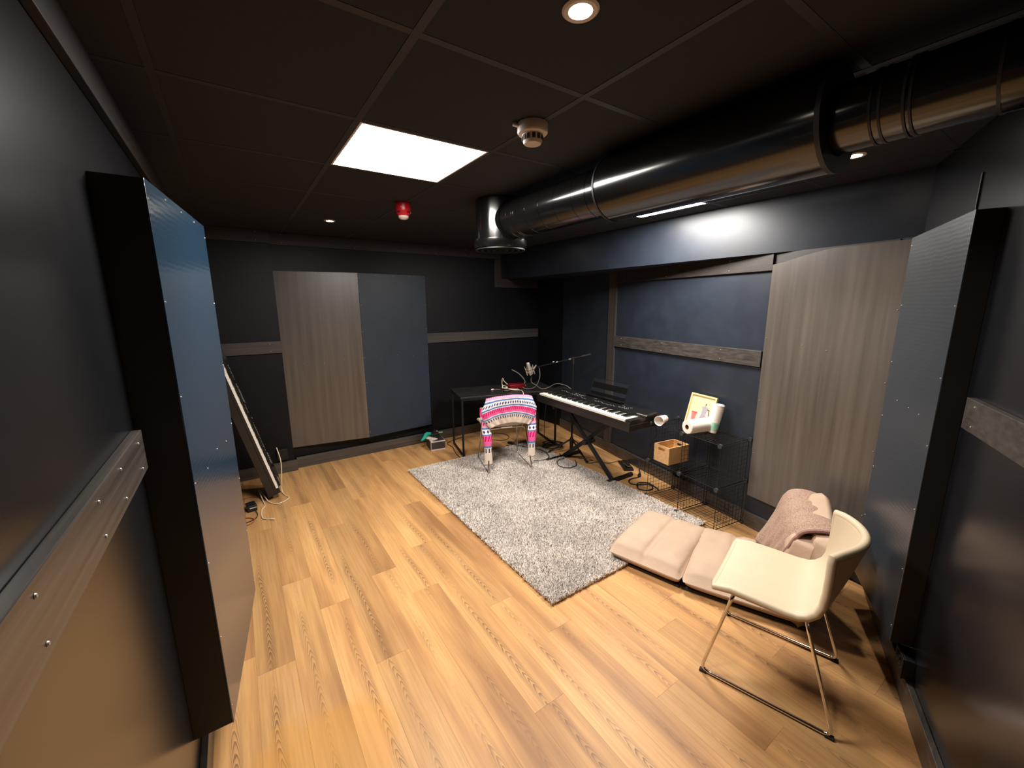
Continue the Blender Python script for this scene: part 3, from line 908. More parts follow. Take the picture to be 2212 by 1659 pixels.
# sweater over the far chair
CH = Matrix.Translation((2.235, 3.49, RUGZ)) @ Matrix.Rotation(math.radians(-16.5), 4, 'Z')
t = thing('sweater', 'pink, blue and white knitted sweater draped over a chair back', 'sweater', (2.243, 3.478, 0.010), math.radians(-16.5))
nu, nv = 44, 40
P = []
for i in range(nv + 1):
    vv = i / nv
    row = []
    for k in range(nu + 1):
        u = -1 + 2 * k / nu
        if vv < 0.95:                       # outside of the back, hem to top
            q = vv / 0.95
            hw = 0.205 + 0.083 * math.sin(min(1.0, q / 0.74) * PI / 2) - 0.052 * max(0, q - 0.74) / 0.26
            z = 0.495 + 0.315 * q + 0.030 * (1 - q) * (1 - u * u)
            z -= abs(u) ** 2.0 * (0.020 + 0.050 * math.sin(min(1.0, q / 0.6) * PI / 2) - 0.030 * max(0, q - 0.8) / 0.2)
            y = -0.205 - 0.060 * q - 0.022 * (1 - u * u) + (0.012 + 0.060 * q) * u * u
        else:                               # over the top and a little down the inside
            q = (vv - 0.95) / 0.05
            z = 0.810 - 0.05 * q * q + 0.010 * math.sin(q * PI) - 0.040 * u * u
            hw = 0.238 - 0.02 * q
            y = -0.265 + 0.085 * q - 0.022 * (1 - u * u) + 0.072 * u * u
        f = 0.004 * math.sin(u * 23 + vv * 4) * math.sin(vv * 9 + 1) + 0.005 * math.sin(u * 9)
        row.append((u * hw, y - 0.018 + f, z))
    P.append(row)
b = BM(); grid(b, P, uv=lambda i, k: (k / nu, i / nv))
o = obj('body', b, M['knit_body'], t, sharp=180)
md = o.modifiers.new('solid', 'SOLIDIFY'); md.thickness = 0.010; md.offset = 0
for s in (-1, 1):
    path = [(s * 0.240, -0.170, 0.680), (s * 0.246, -0.182, 0.60), (s * (0.250 if s > 0 else 0.238), -0.185, 0.48), (s * (0.248 if s > 0 else 0.228), -0.188, 0.38), (s * (0.246 if s > 0 else 0.222), -0.19, 0.25), (s * (0.240 if s > 0 else 0.220), -0.195, 0.09 if s < 0 else 0.125)]
    sp = smooth_path(path, 7)
    b = BM(); L = b.loops.layers.uv.new('knit')
    fr = ring_frames(sp); m_ = len(fr); n_ = 16; rings = []
    for i, (p, a, c_) in enumerate(fr):
        q = i / (m_ - 1)
        w1 = 0.052 - 0.012 * q + 0.003 * math.sin(q * 14); w2 = 0.022 + 0.003 * math.sin(q * 11 + 1)
        X = Vector((1, 0, 0)); Y = Vector((0, 1, 0))
        rings.append([b.verts.new(p + X * w1 * math.cos(2 * PI * k / n_) + Y * w2 * math.sin(2 * PI * k / n_)) for k in range(n_)])
    for i in range(m_ - 1):
        for k in range(n_):
            k2 = (k + 1) % n_
            f = b.faces.new((rings[i][k], rings[i][k2], rings[i + 1][k2], rings[i + 1][k]))
            for lp, (a_, b_) in zip(f.loops, ((i, k), (i, k + 1), (i + 1, k + 1), (i + 1, k))): lp[L].uv = (b_ / n_, 1 - a_ / (m_ - 1))
    b.faces.new(rings[0]); b.faces.new(rings[-1][::-1])
    obj('sleeve', b, M['knit_sleeve'], t, sharp=180)

# ------------------------------------------------------------------ desk
DP, DA = (1.965, 3.895), math.atan2(-0.272, 1.115)
t = thing('desk', 'low black desk with thin square metal legs in the far corner', 'desk', (DP[0], DP[1], 0), DA)
DL, DD, DH = 1.16, 0.52, 0.697
b = BM(); lohi(b, (-0.01, -0.01, DH - 0.022), (DL + 0.01, DD + 0.01, DH)); obj('desktop', b, M['desk'], t, smooth=False, bevel=0.003)
for x in (0.0, DL - 0.02):
    b = BM()
    for y in (0.0, DD - 0.02): lohi(b, (x, y, 0.0), (x + 0.02, y + 0.02, DH - 0.022))
    lohi(b, (x, 0.02, 0.0), (x + 0.02, DD - 0.02, 0.02)); lohi(b, (x, 0.02, DH - 0.042), (x + 0.02, DD - 0.02, DH - 0.022))
    obj('leg_frame', b, M['black_metal'], t, smooth=False)
b = BM()
for y in (0.0, DD - 0.02): lohi(b, (0.02, y, DH - 0.042), (DL - 0.02, y + 0.02, DH - 0.022))
obj('apron', b, M['black_metal'], t, smooth=False)

# ------------------------------------------------------------------ keyboards
def make_piano(name, label, L=1.335, D=0.345):
    t = thing(name, label, 'keyboard')
    b = BM()
    lohi(b, (0, 0.0, 0.0), (L, D, 0.055)); lohi(b, (0.0, 0.0, 0.055), (L, 0.010, 0.078))
    lohi(b, (0, 0.010, 0.055), (0.052, 0.17, 0.100)); lohi(b, (L - 0.052, 0.010, 0.055), (L, 0.17, 0.100))
    obj('body', b, M['piano_front'], t, smooth=False, bevel=0.003)
    b = BM()
    pr = [(0.165, 0.055), (D, 0.055), (D, 0.125), (0.30, 0.130), (0.165, 0.112)]
    lo = [b.verts.new((0.0, y, z)) for y, z in pr]; hi = [b.verts.new((L, y, z)) for y, z in pr]
    b.faces.new(lo); b.faces.new(hi[::-1])
    for i in range(len(pr)): j = (i + 1) % len(pr); b.faces.new((lo[i], hi[i], hi[j], lo[j]))
    obj('control_panel', b, M['gloss_black'], t, smooth=False, bevel=0.004)
    pitch = (L - 0.108) / 52
    b = BM()
    for k in range(52):
        x = 0.054 + pitch * k
        lohi(b, (x + 0.0006, 0.010, 0.060), (x + pitch - 0.0006, 0.164, 0.097)); lohi(b, (x + 0.0006, 0.001, 0.079), (x + pitch - 0.0006, 0.010, 0.097))
    stuff(obj('white_keys', b, M['ivory'], t, smooth=False))
    b = BM()
    for k in range(51):
        if (k % 7) in (0, 2, 3, 5, 6):
            x = 0.054 + pitch * (k + 1)
            lohi(b, (x - 0.0055, 0.062, 0.090), (x + 0.0055, 0.164, 0.109))
    stuff(obj('black_keys', b, M['gloss_black'], t, smooth=False, bevel=0.001))
    b = BM()
    z = lambda y: 0.112 + (y - 0.165) / 0.135 * 0.018
    for x0, x1, y0, n in ((0.16, 0.30, 0.225, 10), (0.33, 0.50, 0.21, 16), (0.36, 0.52, 0.245, 14), (0.52, 0.60, 0.19, 6), (0.70, 0.98, 0.205, 22), (1.00, 1.12, 0.22, 12), (1.02, 1.14, 0.25, 8), (0.62, 0.68, 0.25, 5)):
        for i in range(n):
            x = x0 + (x1 - x0) * i / n; y = y0 + random.uniform(-0.008, 0.008)
            box(b, (x, y, z(y) + 0.001), (random.uniform(0.003, 0.008), 0.003, 0.0015), Matrix.Rotation(0.13, 3, 'X'))
    stuff(obj('control_marks', b, M['white_print'], t, smooth=False))
    b = BM(); box(b, (0.60, 0.245, z(0.245) + 0.0015), (0.09, 0.04, 0.002), Matrix.Rotation(0.13, 3, 'X')); obj('display', b, M['gloss_black'], t, smooth=False)
    b = BM(); box(b, (L - 0.03, 0.180, 0.118), (0.11, 0.010, 0.006)); obj('end_strip', b, M['steel'], t, smooth=False, bevel=0.001)
    return t
def place(t, origin, X, Y):
    X = Vector(X).normalized(); Y = Vector(Y); Y = (Y - X * Y.dot(X)).normalized(); Z = X.cross(Y)
    t.matrix_world = Matrix(((X.x, Y.x, Z.x, origin[0]), (X.y, Y.y, Z.y, origin[1]), (X.z, Y.z, Z.z, origin[2]), (0, 0, 0, 1)))
pa = math.radians(-92.8)
t = make_piano('keyboard', 'black stage piano with white keys on an X-shaped stand')
place(t, (2.668, 3.462, 0.646), (math.cos(pa), math.sin(pa), 0), (-math.sin(pa), math.cos(pa), 0))
# its music rest stands in two slots of the panel: a part of the piano
def plo(x, y, z): return (x, y, z)
mr = BM()
A0, A1 = 0.515, 0.985
tl = lambda x, h: (x, 0.300 + h * 0.36, 0.128 + h)
tube(mr, fillet([tl(A0, 0.0), tl(A0, 0.178), tl(A1, 0.178), tl(A1, 0.0)], 0.012, 4), 0.0022, 6)
r_ = obj('music_rest', mr, M['black_metal'], t)
b = BM(); 
for h0, h1 in ((0.085, 0.14), (0.02, 0.05)):
    q = [tl(A0, h0), tl(A1, h0), tl(A1, h1), tl(A0, h1)]
    f0 = [b.verts.new(p) for p in q]; f1 = [b.verts.new((p[0], p[1] + 0.004, p[2])) for p in q]
    b.faces.new(f0); b.faces.new(f1[::-1])
    for i in range(4): j = (i + 1) % 4; b.faces.new((f0[i], f1[i], f1[j], f0[j]))
lohi(b, (A0 - 0.02, 0.272, 0.134), (A1, 0.31, 0.140))
obj('rest_bar', b, M['matt_black'], r_, smooth=False)
b = BM(); q = [tl(A0, 0.0), tl(A1, 0.0), tl(A1, 0.178), tl(A0, 0.178)]; b.faces.new([b.verts.new((p[0], p[1] + 0.002, p[2])) for p in q]); obj('rest_pane', b, M['acrylic'], r_, smooth=False)

t2 = make_piano('keyboard', 'black digital piano stood on its end against the left wall', 1.33, 0.29)
X = Vector((0.235, 0.0, -0.972)).normalized(); N_ = Vector((0.975, 0.02, 0.22))
N_ = (N_ - X * N_.dot(X)).normalized(); Y = N_.cross(X)
place(t2, Vector((0.084, 3.945, 0.034)) - X * 1.33, X, Y)

# X stand
t = thing('keyboard_stand', 'black X-shaped folding stand under the stage piano', 'keyboard stand', (2.88, 2.86, 0))
for x, ya, yb, xf, nm in ((-0.03, 0.33, -0.36, (-0.06, 0.23), 0), (0.03, -0.33, 0.40, (-0.19, 0.25), 1)):
    b = BM()
    for dx in (0,):
        d = Vector((0, yb - ya, 0.025 - 0.615)); c = Vector((x, (ya + yb) / 2, 0.32))
        R = d.to_track_quat('Z', 'X').to_matrix()
        box(b, c, (0.040, 0.024, d.length), R)
    lg = obj('leg', b, M['black_metal'], t, smooth=False, bevel=0.003)
    b = BM(); box(b, (sum(xf) / 2, yb, 0.020), (xf[1] - xf[0], 0.032, 0.028)); ft = obj('foot', b, M['black_metal'], t, smooth=False, bevel=0.004)
    b = BM()
    for xe in xf: tube(b, [(xe - 0.03, yb, 0.020), (xe + 0.02, yb, 0.020)], 0.020, 12)
    obj('end_cap', b, M['black_rubber'], ft)
    b = BM(); box(b, (0.0, ya, 0.627), (0.34, 0.034, 0.028)); ar = obj('support_arm', b, M['black_metal'], t, smooth=False, bevel=0.003)
    b = BM(); tube(b, [(-0.20, ya, 0.627), (-0.155, ya, 0.627)], 0.019, 12); obj('end_cap', b, M['black_rubber'], ar)
b = BM(); tube(b, [(-0.07, 0.0, 0.305), (0.07, 0.0, 0.305)], 0.026, 16); obj('pivot', b, M['black_plastic'], t)

# ------------------------------------------------------------------ microphone stand and microphone
t = thing('microphone_stand', 'thin black boom microphone stand behind the keyboard', 'microphone stand', (3.06, 3.31, 0))
b = BM(); tube(b, [(0, 0, 0.06), (0, 0, 0.62)], 0.011, 12); tube(b, [(0, 0, 0.62), (0, 0, 1.06)], 0.008, 12); obj('pole', b, M['black_metal'], t)
b = BM(); lathe(b, [(0, 0.60), (0.017, 0.60), (0.018, 0.65), (0.012, 0.67), (0, 0.67)], 14); obj('clutch', b, M['black_plastic'], t)
for k, a in enumerate((0.5, 2.7, 4.55)):
    b = BM(); tube(b, [(0.012 * math.cos(a), 0.012 * math.sin(a), 0.17), (0.30 * math.cos(a), 0.30 * math.sin(a), 0.012)], 0.009, 8); lg = obj('leg', b, M['black_metal'], t)
    b = BM(); tube(b, [(0.27 * math.cos(a), 0.27 * math.sin(a), 0.020), (0.32 * math.cos(a), 0.32 * math.sin(a), 0.012)], 0.012, 10); obj('rubber_foot', b, M['black_rubber'], lg)
b = BM(); lathe(b, [(0, 0.05), (0.02, 0.05), (0.024, 0.17), (0.014, 0.20), (0, 0.20)], 14); obj('leg_hub', b, M['black_plastic'], t)
pv = Vector((0, 0, 1.075)); me_ = Vector((-0.20, 0.40, 0.975)); ce = Vector((0.085, -0.165, 1.155))
b = BM(); tube(b, [ce, me_], 0.006, 10); bo = obj('boom', b, M['black_metal'], t)
b = BM(); dd = (me_ - ce).normalized(); tube(b, [ce - dd * 0.01, ce + dd * 0.10], 0.011, 10); obj('counterweight', b, M['black_rubber'], bo)
b = BM(); tube(b, [pv + Vector((0, 0, -0.04)), pv + Vector((0, 0, 0.045))], 0.014, 12); tube(b, [pv + Vector((-0.03, 0, 0.03)), pv + Vector((0.03, 0, 0.03))], 0.012, 12); obj('boom_clutch', b, M['black_plastic'], t)
b = BM(); tube(b, [pv + Vector((-0.045, 0.02, 0.02)), pv + Vector((-0.028, 0.02, 0.02))], 0.010, 12); q = pv.lerp(me_, 0.42)
tube(b, [q + Vector((-0.02, 0, 0.012)), q + Vector((-0.005, 0, 0.022))], 0.007, 10); tube(b, [q + Vector((-0.05, 0.03, 0.016)), q + Vector((-0.03, 0.025, 0.022))], 0.006, 10)
obj('knob', b, M['steel'], t)

mp = Vector((3.06, 3.31, 0)) + me_ + Vector((-0.075, 0.045, -0.02))
t = thing('microphone', 'silver studio microphone in a spidery shock mount on the boom', 'microphone', mp, rot=(math.radians(-8), math.radians(-14), 0))
b = BM(); lathe(b, [(0, -0.07), (0.020, -0.07), (0.022, -0.06), (0.022, 0.02), (0.0, 0.02)], 20); obj('body', b, M['champagne'], t)
b = BM(); lathe(b, [(0.022, 0.02), (0.0225, 0.06), (0.018, 0.075), (0.0, 0.08)], 20); obj('grille', b, M['champagne'], t)
b = BM()
for z_ in (-0.035, 0.0):
    tube(b, [(0.046 * math.cos(2 * PI * k / 20), 0.046 * math.sin(2 * PI * k / 20), z_) for k in range(20)], 0.003, 6, closed=True)
for k in range(8):
    a = 2 * PI * k / 8; tube(b, [(0.046 * math.cos(a), 0.046 * math.sin(a), -0.075 if k % 2 else -0.06), (0.050 * math.cos(a), 0.050 * math.sin(a), 0.040 if k % 2 else 0.025)], 0.0028, 6)
    tube(b, [(0.046 * math.cos(a), 0.046 * math.sin(a), -0.035), (0.021 * math.cos(a + .4), 0.021 * math.sin(a + .4), -0.015)], 0.0014, 5)
tube(b, [(0.046, -0.02, -0.018), (0.075, -0.045, 0.02)], 0.008, 8)
obj('shock_mount', b, M['champagne'], t)
b = BM(); lathe(b, [(0, -0.11), (0.009, -0.11), (0.009, -0.07), (0, -0.07)], 12); obj('plug', b, M['black_metal'], t)

# ------------------------------------------------------------------ cables
def cable(name, label, pts, r, m, sub=7, cat='cable', plug=None):
    p0 = Vector(pts[0])
    b = BM(); tube(b, [Vector(p) - p0 for p in pts], r, 7, sub)
    if plug is None:
        o = obj(name, b, m, None, p0); tag(o, label, cat); return o
    t = thing(name, label, cat, p0)
    obj('cord', b, m, t)
    for (a, c, rr) in plug:
        b = BM(); a, c = Vector(a) - p0, Vector(c) - p0
        tube(b, [a, a.lerp(c, 0.15), a.lerp(c, 0.8), c], [rr * 0.7, rr, rr, rr * 0.5], 10); obj('plug', b, M['black_plastic'] if m != M['white_cable'] else M['white_plastic'], t)
    return t
# ------------------------------------------------------------------ audio interface and leads on the desk
ZD = DH
ia = math.atan2(3.869 - 4.0, 2.70 - 2.60)
t = thing('audio_interface', 'small red audio interface box on the black desk', 'audio interface', (2.745, 3.98, ZD), math.radians(-12))
b = BM(); lohi(b, (-0.10, -0.06, 0.006), (0.10, 0.06, 0.050)); obj('case', b, M['red'], t, smooth=False, bevel=0.006)
b = BM(); lohi(b, (0.1001, -0.055, 0.008), (0.106, 0.055, 0.048)); fp = obj('front_panel', b, M['black_metal'], t, smooth=False, bevel=0.001)
b = BM()
for y in (-0.035, 0.035): tube(b, [(0.104, y, 0.028), (0.118, y, 0.028)], 0.011, 12)
obj('input_jack', b, M['champagne'], fp)
b = BM()
for y, z_ in ((-0.012, 0.036), (-0.012, 0.018), (0.012, 0.028)): tube(b, [(0.104, y, z_), (0.116, y, z_)], 0.007, 12)
obj('gain_knob', b, M['steel'], fp)
b = BM()
for x in (-0.08, 0.08):
    for y in (-0.045, 0.045): lathe(b, [(0, 0), (0.008, 0), (0.008, 0.006), (0, 0.006)], 10, Matrix.Translation((x, y, 0)))
obj('rubber_foot', b, M['black_rubber'], t)
b = BM(); lohi(b, (-0.06, -0.035, 0.0), (0.06, 0.035, 0.009)); o = obj('phone', b, M['gloss_black'], None, (2.565, 3.885, ZD), (0, 0, 0.5), smooth=False, bevel=0.003)
tag(o, 'flat black slab lying before the red audio interface', 'device')
cable('white_lead', 'white lead coiled on the desk behind the red box', [(2.66, 3.98, ZD + .03), (2.66, 4.10, ZD + .07), (2.70, 4.2, ZD + .09), (2.67, 4.17, ZD + .04), (2.60, 4.04, ZD + .012), (2.56, 3.97, ZD + .02), (2.60, 3.94, ZD + .03), (2.62, 4.06, ZD + .03), (2.57, 4.0, ZD + .012), (2.60, 3.90, ZD + .018), (2.66, 3.87, ZD + .012), (2.70, 3.86, ZD + .010)], 0.005, M['white_cable'])
cable('white_lead', 'white lead drooping over the front edge of the desk', [(2.585, 3.90, ZD + .018), (2.64, 3.85, ZD + .010), (2.68, 3.80, ZD + .012), (2.668, 3.745, ZD + .014), (2.655, 3.700, ZD + .004), (2.65, 3.685, ZD - .06), (2.65, 3.69, 0.35), (2.66, 3.85, 0.10), (2.655, 3.93, 0.04)], 0.004, M['white_cable'])
cable('usb_lead', 'short thin lead with a pale plug at the left of the desk clutter', [(2.53, 3.985, ZD + .005), (2.49, 4.02, ZD + .005), (2.46, 4.03, ZD + .006)], 0.0025, M['grey_cable'], plug=[((2.463, 4.030, ZD + .008), (2.425, 4.026, ZD + .008), 0.008)])
bpy.data.objects['usb_lead'].children[1].data.materials[0] = M['white_plastic']
cable('microphone_lead', 'grey lead looping down from the microphone to the desk', [mp + Vector((0.02, -0.01, -0.10)), mp + Vector((0.03, 0.0, -0.16)), (2.86, 3.72, ZD + .06), (2.93, 3.70, ZD + .012), (3.00, 3.66, ZD + .03), (3.03, 3.56, ZD + .085), (3.05, 3.42, ZD + .085), (3.06, 3.325, ZD + .05)], 0.0038, M['grey_cable'])
cable('microphone_lead', 'dark lead hanging in a loop beside the microphone', [(2.875, 3.70, 0.985), (2.885, 3.69, 0.93), (2.885, 3.69, 0.85), (2.865, 3.73, ZD + .05), (2.83, 3.80, ZD + .010), (2.80, 3.90, ZD + .008), (2.85, 3.99, ZD + .03)], 0.0045, M['grey_cable'])
cable('angled_lead', 'stiff grey lead rising behind the red audio interface', [(2.86, 4.00, ZD + .02), (2.90, 4.00, ZD + .05), (2.885, 4.02, ZD + .10), (2.84, 4.06, ZD + .16), (2.77, 4.10, ZD + .205)], 0.006, M['grey_cable'])

# leads on the floor (floor heights: rug tops about 3 cm)
fz = 0.006
cable('power_lead', 'black power lead looped on the floor left of the wire shelf', [(3.30, 2.545, 0.10), (3.25, 2.50, 0.03), (3.176, 2.43, fz), (3.06, 2.44, fz), (2.995, 2.42, fz), (2.965, 2.362, fz), (3.01, 2.31, fz), (3.092, 2.253, fz), (3.048, 2.186, fz), (2.97, 2.193, fz), (2.939, 2.262, fz), (3.01, 2.325, 0.016), (3.10, 2.285, 0.012), (3.09, 2.18, fz), (3.06, 2.13, fz)], 0.006, M['black_rubber'], plug=[((3.20, 2.455, 0.016), (3.145, 2.425, 0.016), 0.014)])
cable('hanging_lead', 'thin black lead hanging from the near end of the keyboard', [(3.02, 2.20, 0.69), (3.10, 2.22, 0.52), (3.16, 2.30, 0.42), (3.20, 2.36, 0.30), (3.235, 2.42, 0.15), (3.235, 2.43, 0.02)], 0.003, M['black_rubber'])
import itertools
coil = []
for k in range(40):
    a = k * 0.72; r_k = 0.085 + 0.022 * math.sin(k * 1.7)
    coil.append((2.985 + r_k * 1.25 * math.cos(a), 3.555 + r_k * math.sin(a), 0.010 + 0.0016 * k + 0.005 * math.sin(k * 2.1)))
cable('coiled_lead', 'heap of coiled black cable at the foot of the microphone stand', coil, 0.0055, M['black_rubber'], 4)
cable('looped_lead', 'thin black lead in a wide loop on the far corner of the rug', [(2.885, 3.06, 0.04), (2.80, 2.95, 0.038), (2.711, 2.935, 0.038), (2.64, 3.01, 0.038), (2.683, 3.122, 0.038), (2.76, 3.17, 0.038), (2.82, 3.17, 0.038), (2.875, 3.26, 0.02), (2.93, 3.37, fz)], 0.004, M['black_rubber'])
cable('pedal_lead', 'thin black lead trailing from the sustain pedal', [(3.315, 2.82, 0.012), (3.184, 2.849, fz), (3.1, 2.934, fz), (3.01, 2.965, fz), (2.985, 3.0, fz), (3.04, 3.02, fz), (3.10, 3.005, fz), (3.06, 3.09, fz), (3.01, 3.13, fz)], 0.003, M['black_rubber'])
cable('amber_lead', 'amber coloured lead curving beside the cable heap', [(2.86, 3.42, 0.012), (2.82, 3.52, fz), (2.865, 3.60, fz), (2.90, 3.65, fz), (2.84, 3.70, fz)], 0.004, M['amber_cord'])
cable('floor_lead', 'black lead with a plug lying under the sweater chair', [(2.62, 3.88, 0.040), (2.69, 3.70, 0.040), (2.773, 3.50, 0.042), (2.75, 3.36, 0.042), (2.70, 3.28, 0.042), (2.62, 3.25, 0.042), (2.50, 3.29, 0.042)], 0.004, M['black_rubber'], plug=[((2.64, 3.86, 0.046), (2.59, 3.93, 0.046), 0.018)])
cable('floor_lead', 'thin dark lead looping on bare floor under the desk', [(2.50, 4.28, fz), (2.567, 4.21, fz), (2.675, 4.13, fz), (2.79, 4.2, fz), (2.81, 4.33, fz), (2.72, 4.46, fz)], 0.0035, M['black_rubber'])
cable('floor_lead', 'dark lead beside the front left leg of the desk', [(1.93, 3.865, fz), (1.945, 3.98, fz), (1.975, 4.12, fz), (2.02, 4.27, fz), (2.04, 4.45, fz), (2.3, 4.55, fz)], 0.004, M['black_rubber'])
cable('floor_lead', 'black lead hanging beside the right end of the desk', [(3.06, 3.76, 0.665), (3.065, 3.80, 0.40), (3.10, 3.86, 0.12), (3.12, 3.86, fz), (3.16, 3.76, fz), (3.2, 3.62, fz)], 0.004, M['black_rubber'])
# left: white lead of the upended piano, adapter and its leads
cable('white_lead', 'white lead hanging from the upended piano to the floor', [(0.195, 4.10, 0.43), (0.215, 4.085, 0.30), (0.205, 4.075, 0.14), (0.195, 4.07, 0.03), (0.214, 3.988, fz), (0.237, 3.929, fz), (0.214, 3.881, fz), (0.168, 3.851, fz), (0.122, 3.856, fz), (0.077, 3.93, 0.014), (0.045, 4.04, 0.05), (0.022, 4.10, 0.07), (0.025, 4.06, 0.05), (0.04, 3.965, 0.012), (0.047, 3.866, fz), (0.021, 3.795, fz), (0.014, 3.677, fz), (0.026, 3.618, fz), (0.075, 3.575, fz)], 0.004, M['white_cable'], plug=[((0.065, 3.583, 0.008), (0.098, 3.558, 0.008), 0.006)])
t = thing('power_adapter', 'black power adapter brick on the floor by the left blue panel', 'power adapter', (-0.05, 3.865, 0), 0.15)
b = BM(); lohi(b, (-0.035, -0.05, 0.0), (0.035, 0.05, 0.055)); obj('case', b, M['black_plastic'], t, smooth=False, bevel=0.006)
b = BM(); lohi(b, (-0.02, -0.0505, 0.030), (0.03, -0.0502, 0.038)); obj('rating_label', b, M['white_print'], t, smooth=False)
cable('adapter_lead', 'thin dark lead leaving the black power adapter', [(-0.025, 3.81, 0.01), (-0.012, 3.737, fz), (-0.026, 3.669, fz), (-0.07, 3.636, fz), (-0.125, 3.62, fz)], 0.003, M['black_rubber'])
cable('adapter_lead', 'dark red-brown lead looping out from behind the left blue panel', [(-0.13, 3.735, fz), (-0.09, 3.715, fz), (-0.055, 3.685, fz), (-0.04, 3.645, fz), (-0.055, 3.60, fz), (-0.085, 3.58, fz), (-0.13, 3.585, fz)], 0.004, M['amber_cord'])
cable('adapter_lead', 'brown lead running to the foot of the upended piano', [(-0.17, 4.03, fz), (-0.119, 4.10, fz), (-0.082, 4.129, fz), (-0.031, 4.115, fz), (0.03, 4.07, fz)], 0.004, M['amber_cord'])
t = thing('plug_block', 'slate blue plug block half hidden by the left blue panel', 'plug', (-0.135, 3.755, 0), 0.3)
b = BM(); lathe(b, [(0, 0), (0.030, 0), (0.034, 0.02), (0.028, 0.055), (0.015, 0.065), (0, 0.066)], 18); obj('case', b, M['slate'], t)
b = BM(); lathe(b, [(0, 0.064), (0.006, 0.064), (0.005, 0.085), (0, 0.085)], 10); obj('strain_relief', b, M['black_rubber'], t)

# ------------------------------------------------------------------ sustain pedal
t = thing('sustain_pedal', 'black sustain pedal with a silver tip on the floor by the right wall', 'pedal', (3.265, 2.69, 0), math.radians(-33))
b = BM(); lohi(b, (-0.05, -0.12, 0.0), (0.05, 0.12, 0.022)); obj('base', b, M['black_plastic'], t, smooth=False, bevel=0.004)
b = BM(); box(b, (0, -0.055, 0.040), (0.035, 0.11, 0.012), Matrix.Rotation(-0.15, 3, 'X')); box(b, (0, 0.04, 0.03), (0.05, 0.09, 0.02)); obj('treadle', b, M['chrome'], t, smooth=False, bevel=0.004)

# ------------------------------------------------------------------ wire cube shelf
WS = 0.336
wp = Vector((2.783, 1.458, 0.0))
wd_ = Vector((0.086, 0.66)).normalized()      # along the front, away from the camera
wb_ = Vector((wd_.y, -wd_.x))                 # into the wall
t = thing('wire_cube_shelf', 'black wire mesh cube shelf, two by two, against the right wall', 'shelf', wp, math.atan2(wd_.y, wd_.x))
# local: X along the front (away), Y = -depth (to the wall is -Y)
def panel_mesh():
    b = BM()
    for k in range(10):
        q = 0.012 + (WS - 0.024) * k / 9; rr = 0.0036 if k in (0, 9) else 0.0019
        box(b, (q, WS / 2, 0), (rr, WS - 0.02, rr)); box(b, (WS / 2, q, 0.0015), (WS - 0.02, rr, rr))
    return mesh('wire_panel', b, M['wire'], smooth=False)
PM = panel_mesh()
Rx, Ry = Matrix.Rotation(PI / 2, 4, 'X'), Matrix.Rotation(-PI / 2, 4, 'Y')
def panel(loc, R=None):
    o = bpy.data.objects.new('wire_panel', PM); C.objects.link(o)
    o.matrix_world = Matrix.Translation(loc) @ (R if R else Matrix())
    o.parent = t
z0 = 0.012
for i in (0, 1):
    for lv in (0, 1, 2): panel((i * WS, -WS, z0 + lv * WS))
    for lv in (0, 1): panel((i * WS, -WS, z0 + lv * WS), Rx)
for i in (0, 1, 2):
    for lv in (0, 1): panel((i * WS, -WS, z0 + lv * WS), Matrix(((0, 0, 1, 0), (1, 0, 0, 0), (0, 1, 0, 0), (0, 0, 0, 1))))
b = BM(); lathe(b, [(0, -0.010), (0.0165, -0.010), (0.018, -0.004), (0.018, 0.004), (0.0165, 0.010), (0, 0.010)], 14); KM = mesh('connector', b, M['connector'])
for i in range(3):
    for lv in range(3):
        for y in (0.0, -WS):
            o = bpy.data.objects.new('connector', KM); C.objects.link(o); o.parent = t
            o.location = (i * WS, y, max(0.018, z0 + lv * WS)); o.rotation_euler = (PI / 2, 0, 0)
TOPZ, MIDZ = z0 + 2 * WS + 0.004, z0 + WS + 0.004
def sh(x, y): # shelf-plan to world
    p = Vector((wp.x, wp.y)) + wd_ * x + wb_ * y; return p

# wooden crate on the middle shelf (left bay)
cp = sh(0.488, 0.045)
t = thing('wooden_crate', 'small open pine crate with slot handles inside the wire shelf', 'crate', (cp.x, cp.y, MIDZ), math.atan2(wd_.y, wd_.x))
cw, cd, chh, th = 0.165, 0.235, 0.150, 0.010     # x along shelf, depth (local -y), height
def slot_panel(bm, w, h, axis):
    """board with a stadium slot near its top, in local (u, z)"""
    pass
b = BM(); lohi(b, (0, -cd, 0), (cw, 0, th)); obj('crate_base', b, M['crate'], t, smooth=False, bevel=0.001)
for nm, a, c in (('crate_side', (0, -cd, th), (th, 0, chh)), ('crate_side', (cw - th, -cd, th), (cw, 0, chh))):
    b = BM(); lohi(b, a, c); obj(nm, b, M['crate'], t, smooth=False, bevel=0.001)
for y0 in (-th, -cd):
    b = BM()
    x1, x2 = cw / 2 - 0.035, cw / 2 + 0.035
    lohi(b, (th, y0, th), (cw - th, y0 + th, chh - 0.045)); lohi(b, (th, y0, chh - 0.020), (cw - th, y0 + th, chh))
    lohi(b, (th, y0, chh - 0.045), (x1, y0 + th, chh - 0.020)); lohi(b, (x2, y0, chh - 0.045), (cw - th, y0 + th, chh - 0.020))
    obj('crate_end', b, M['crate'], t, smooth=False)

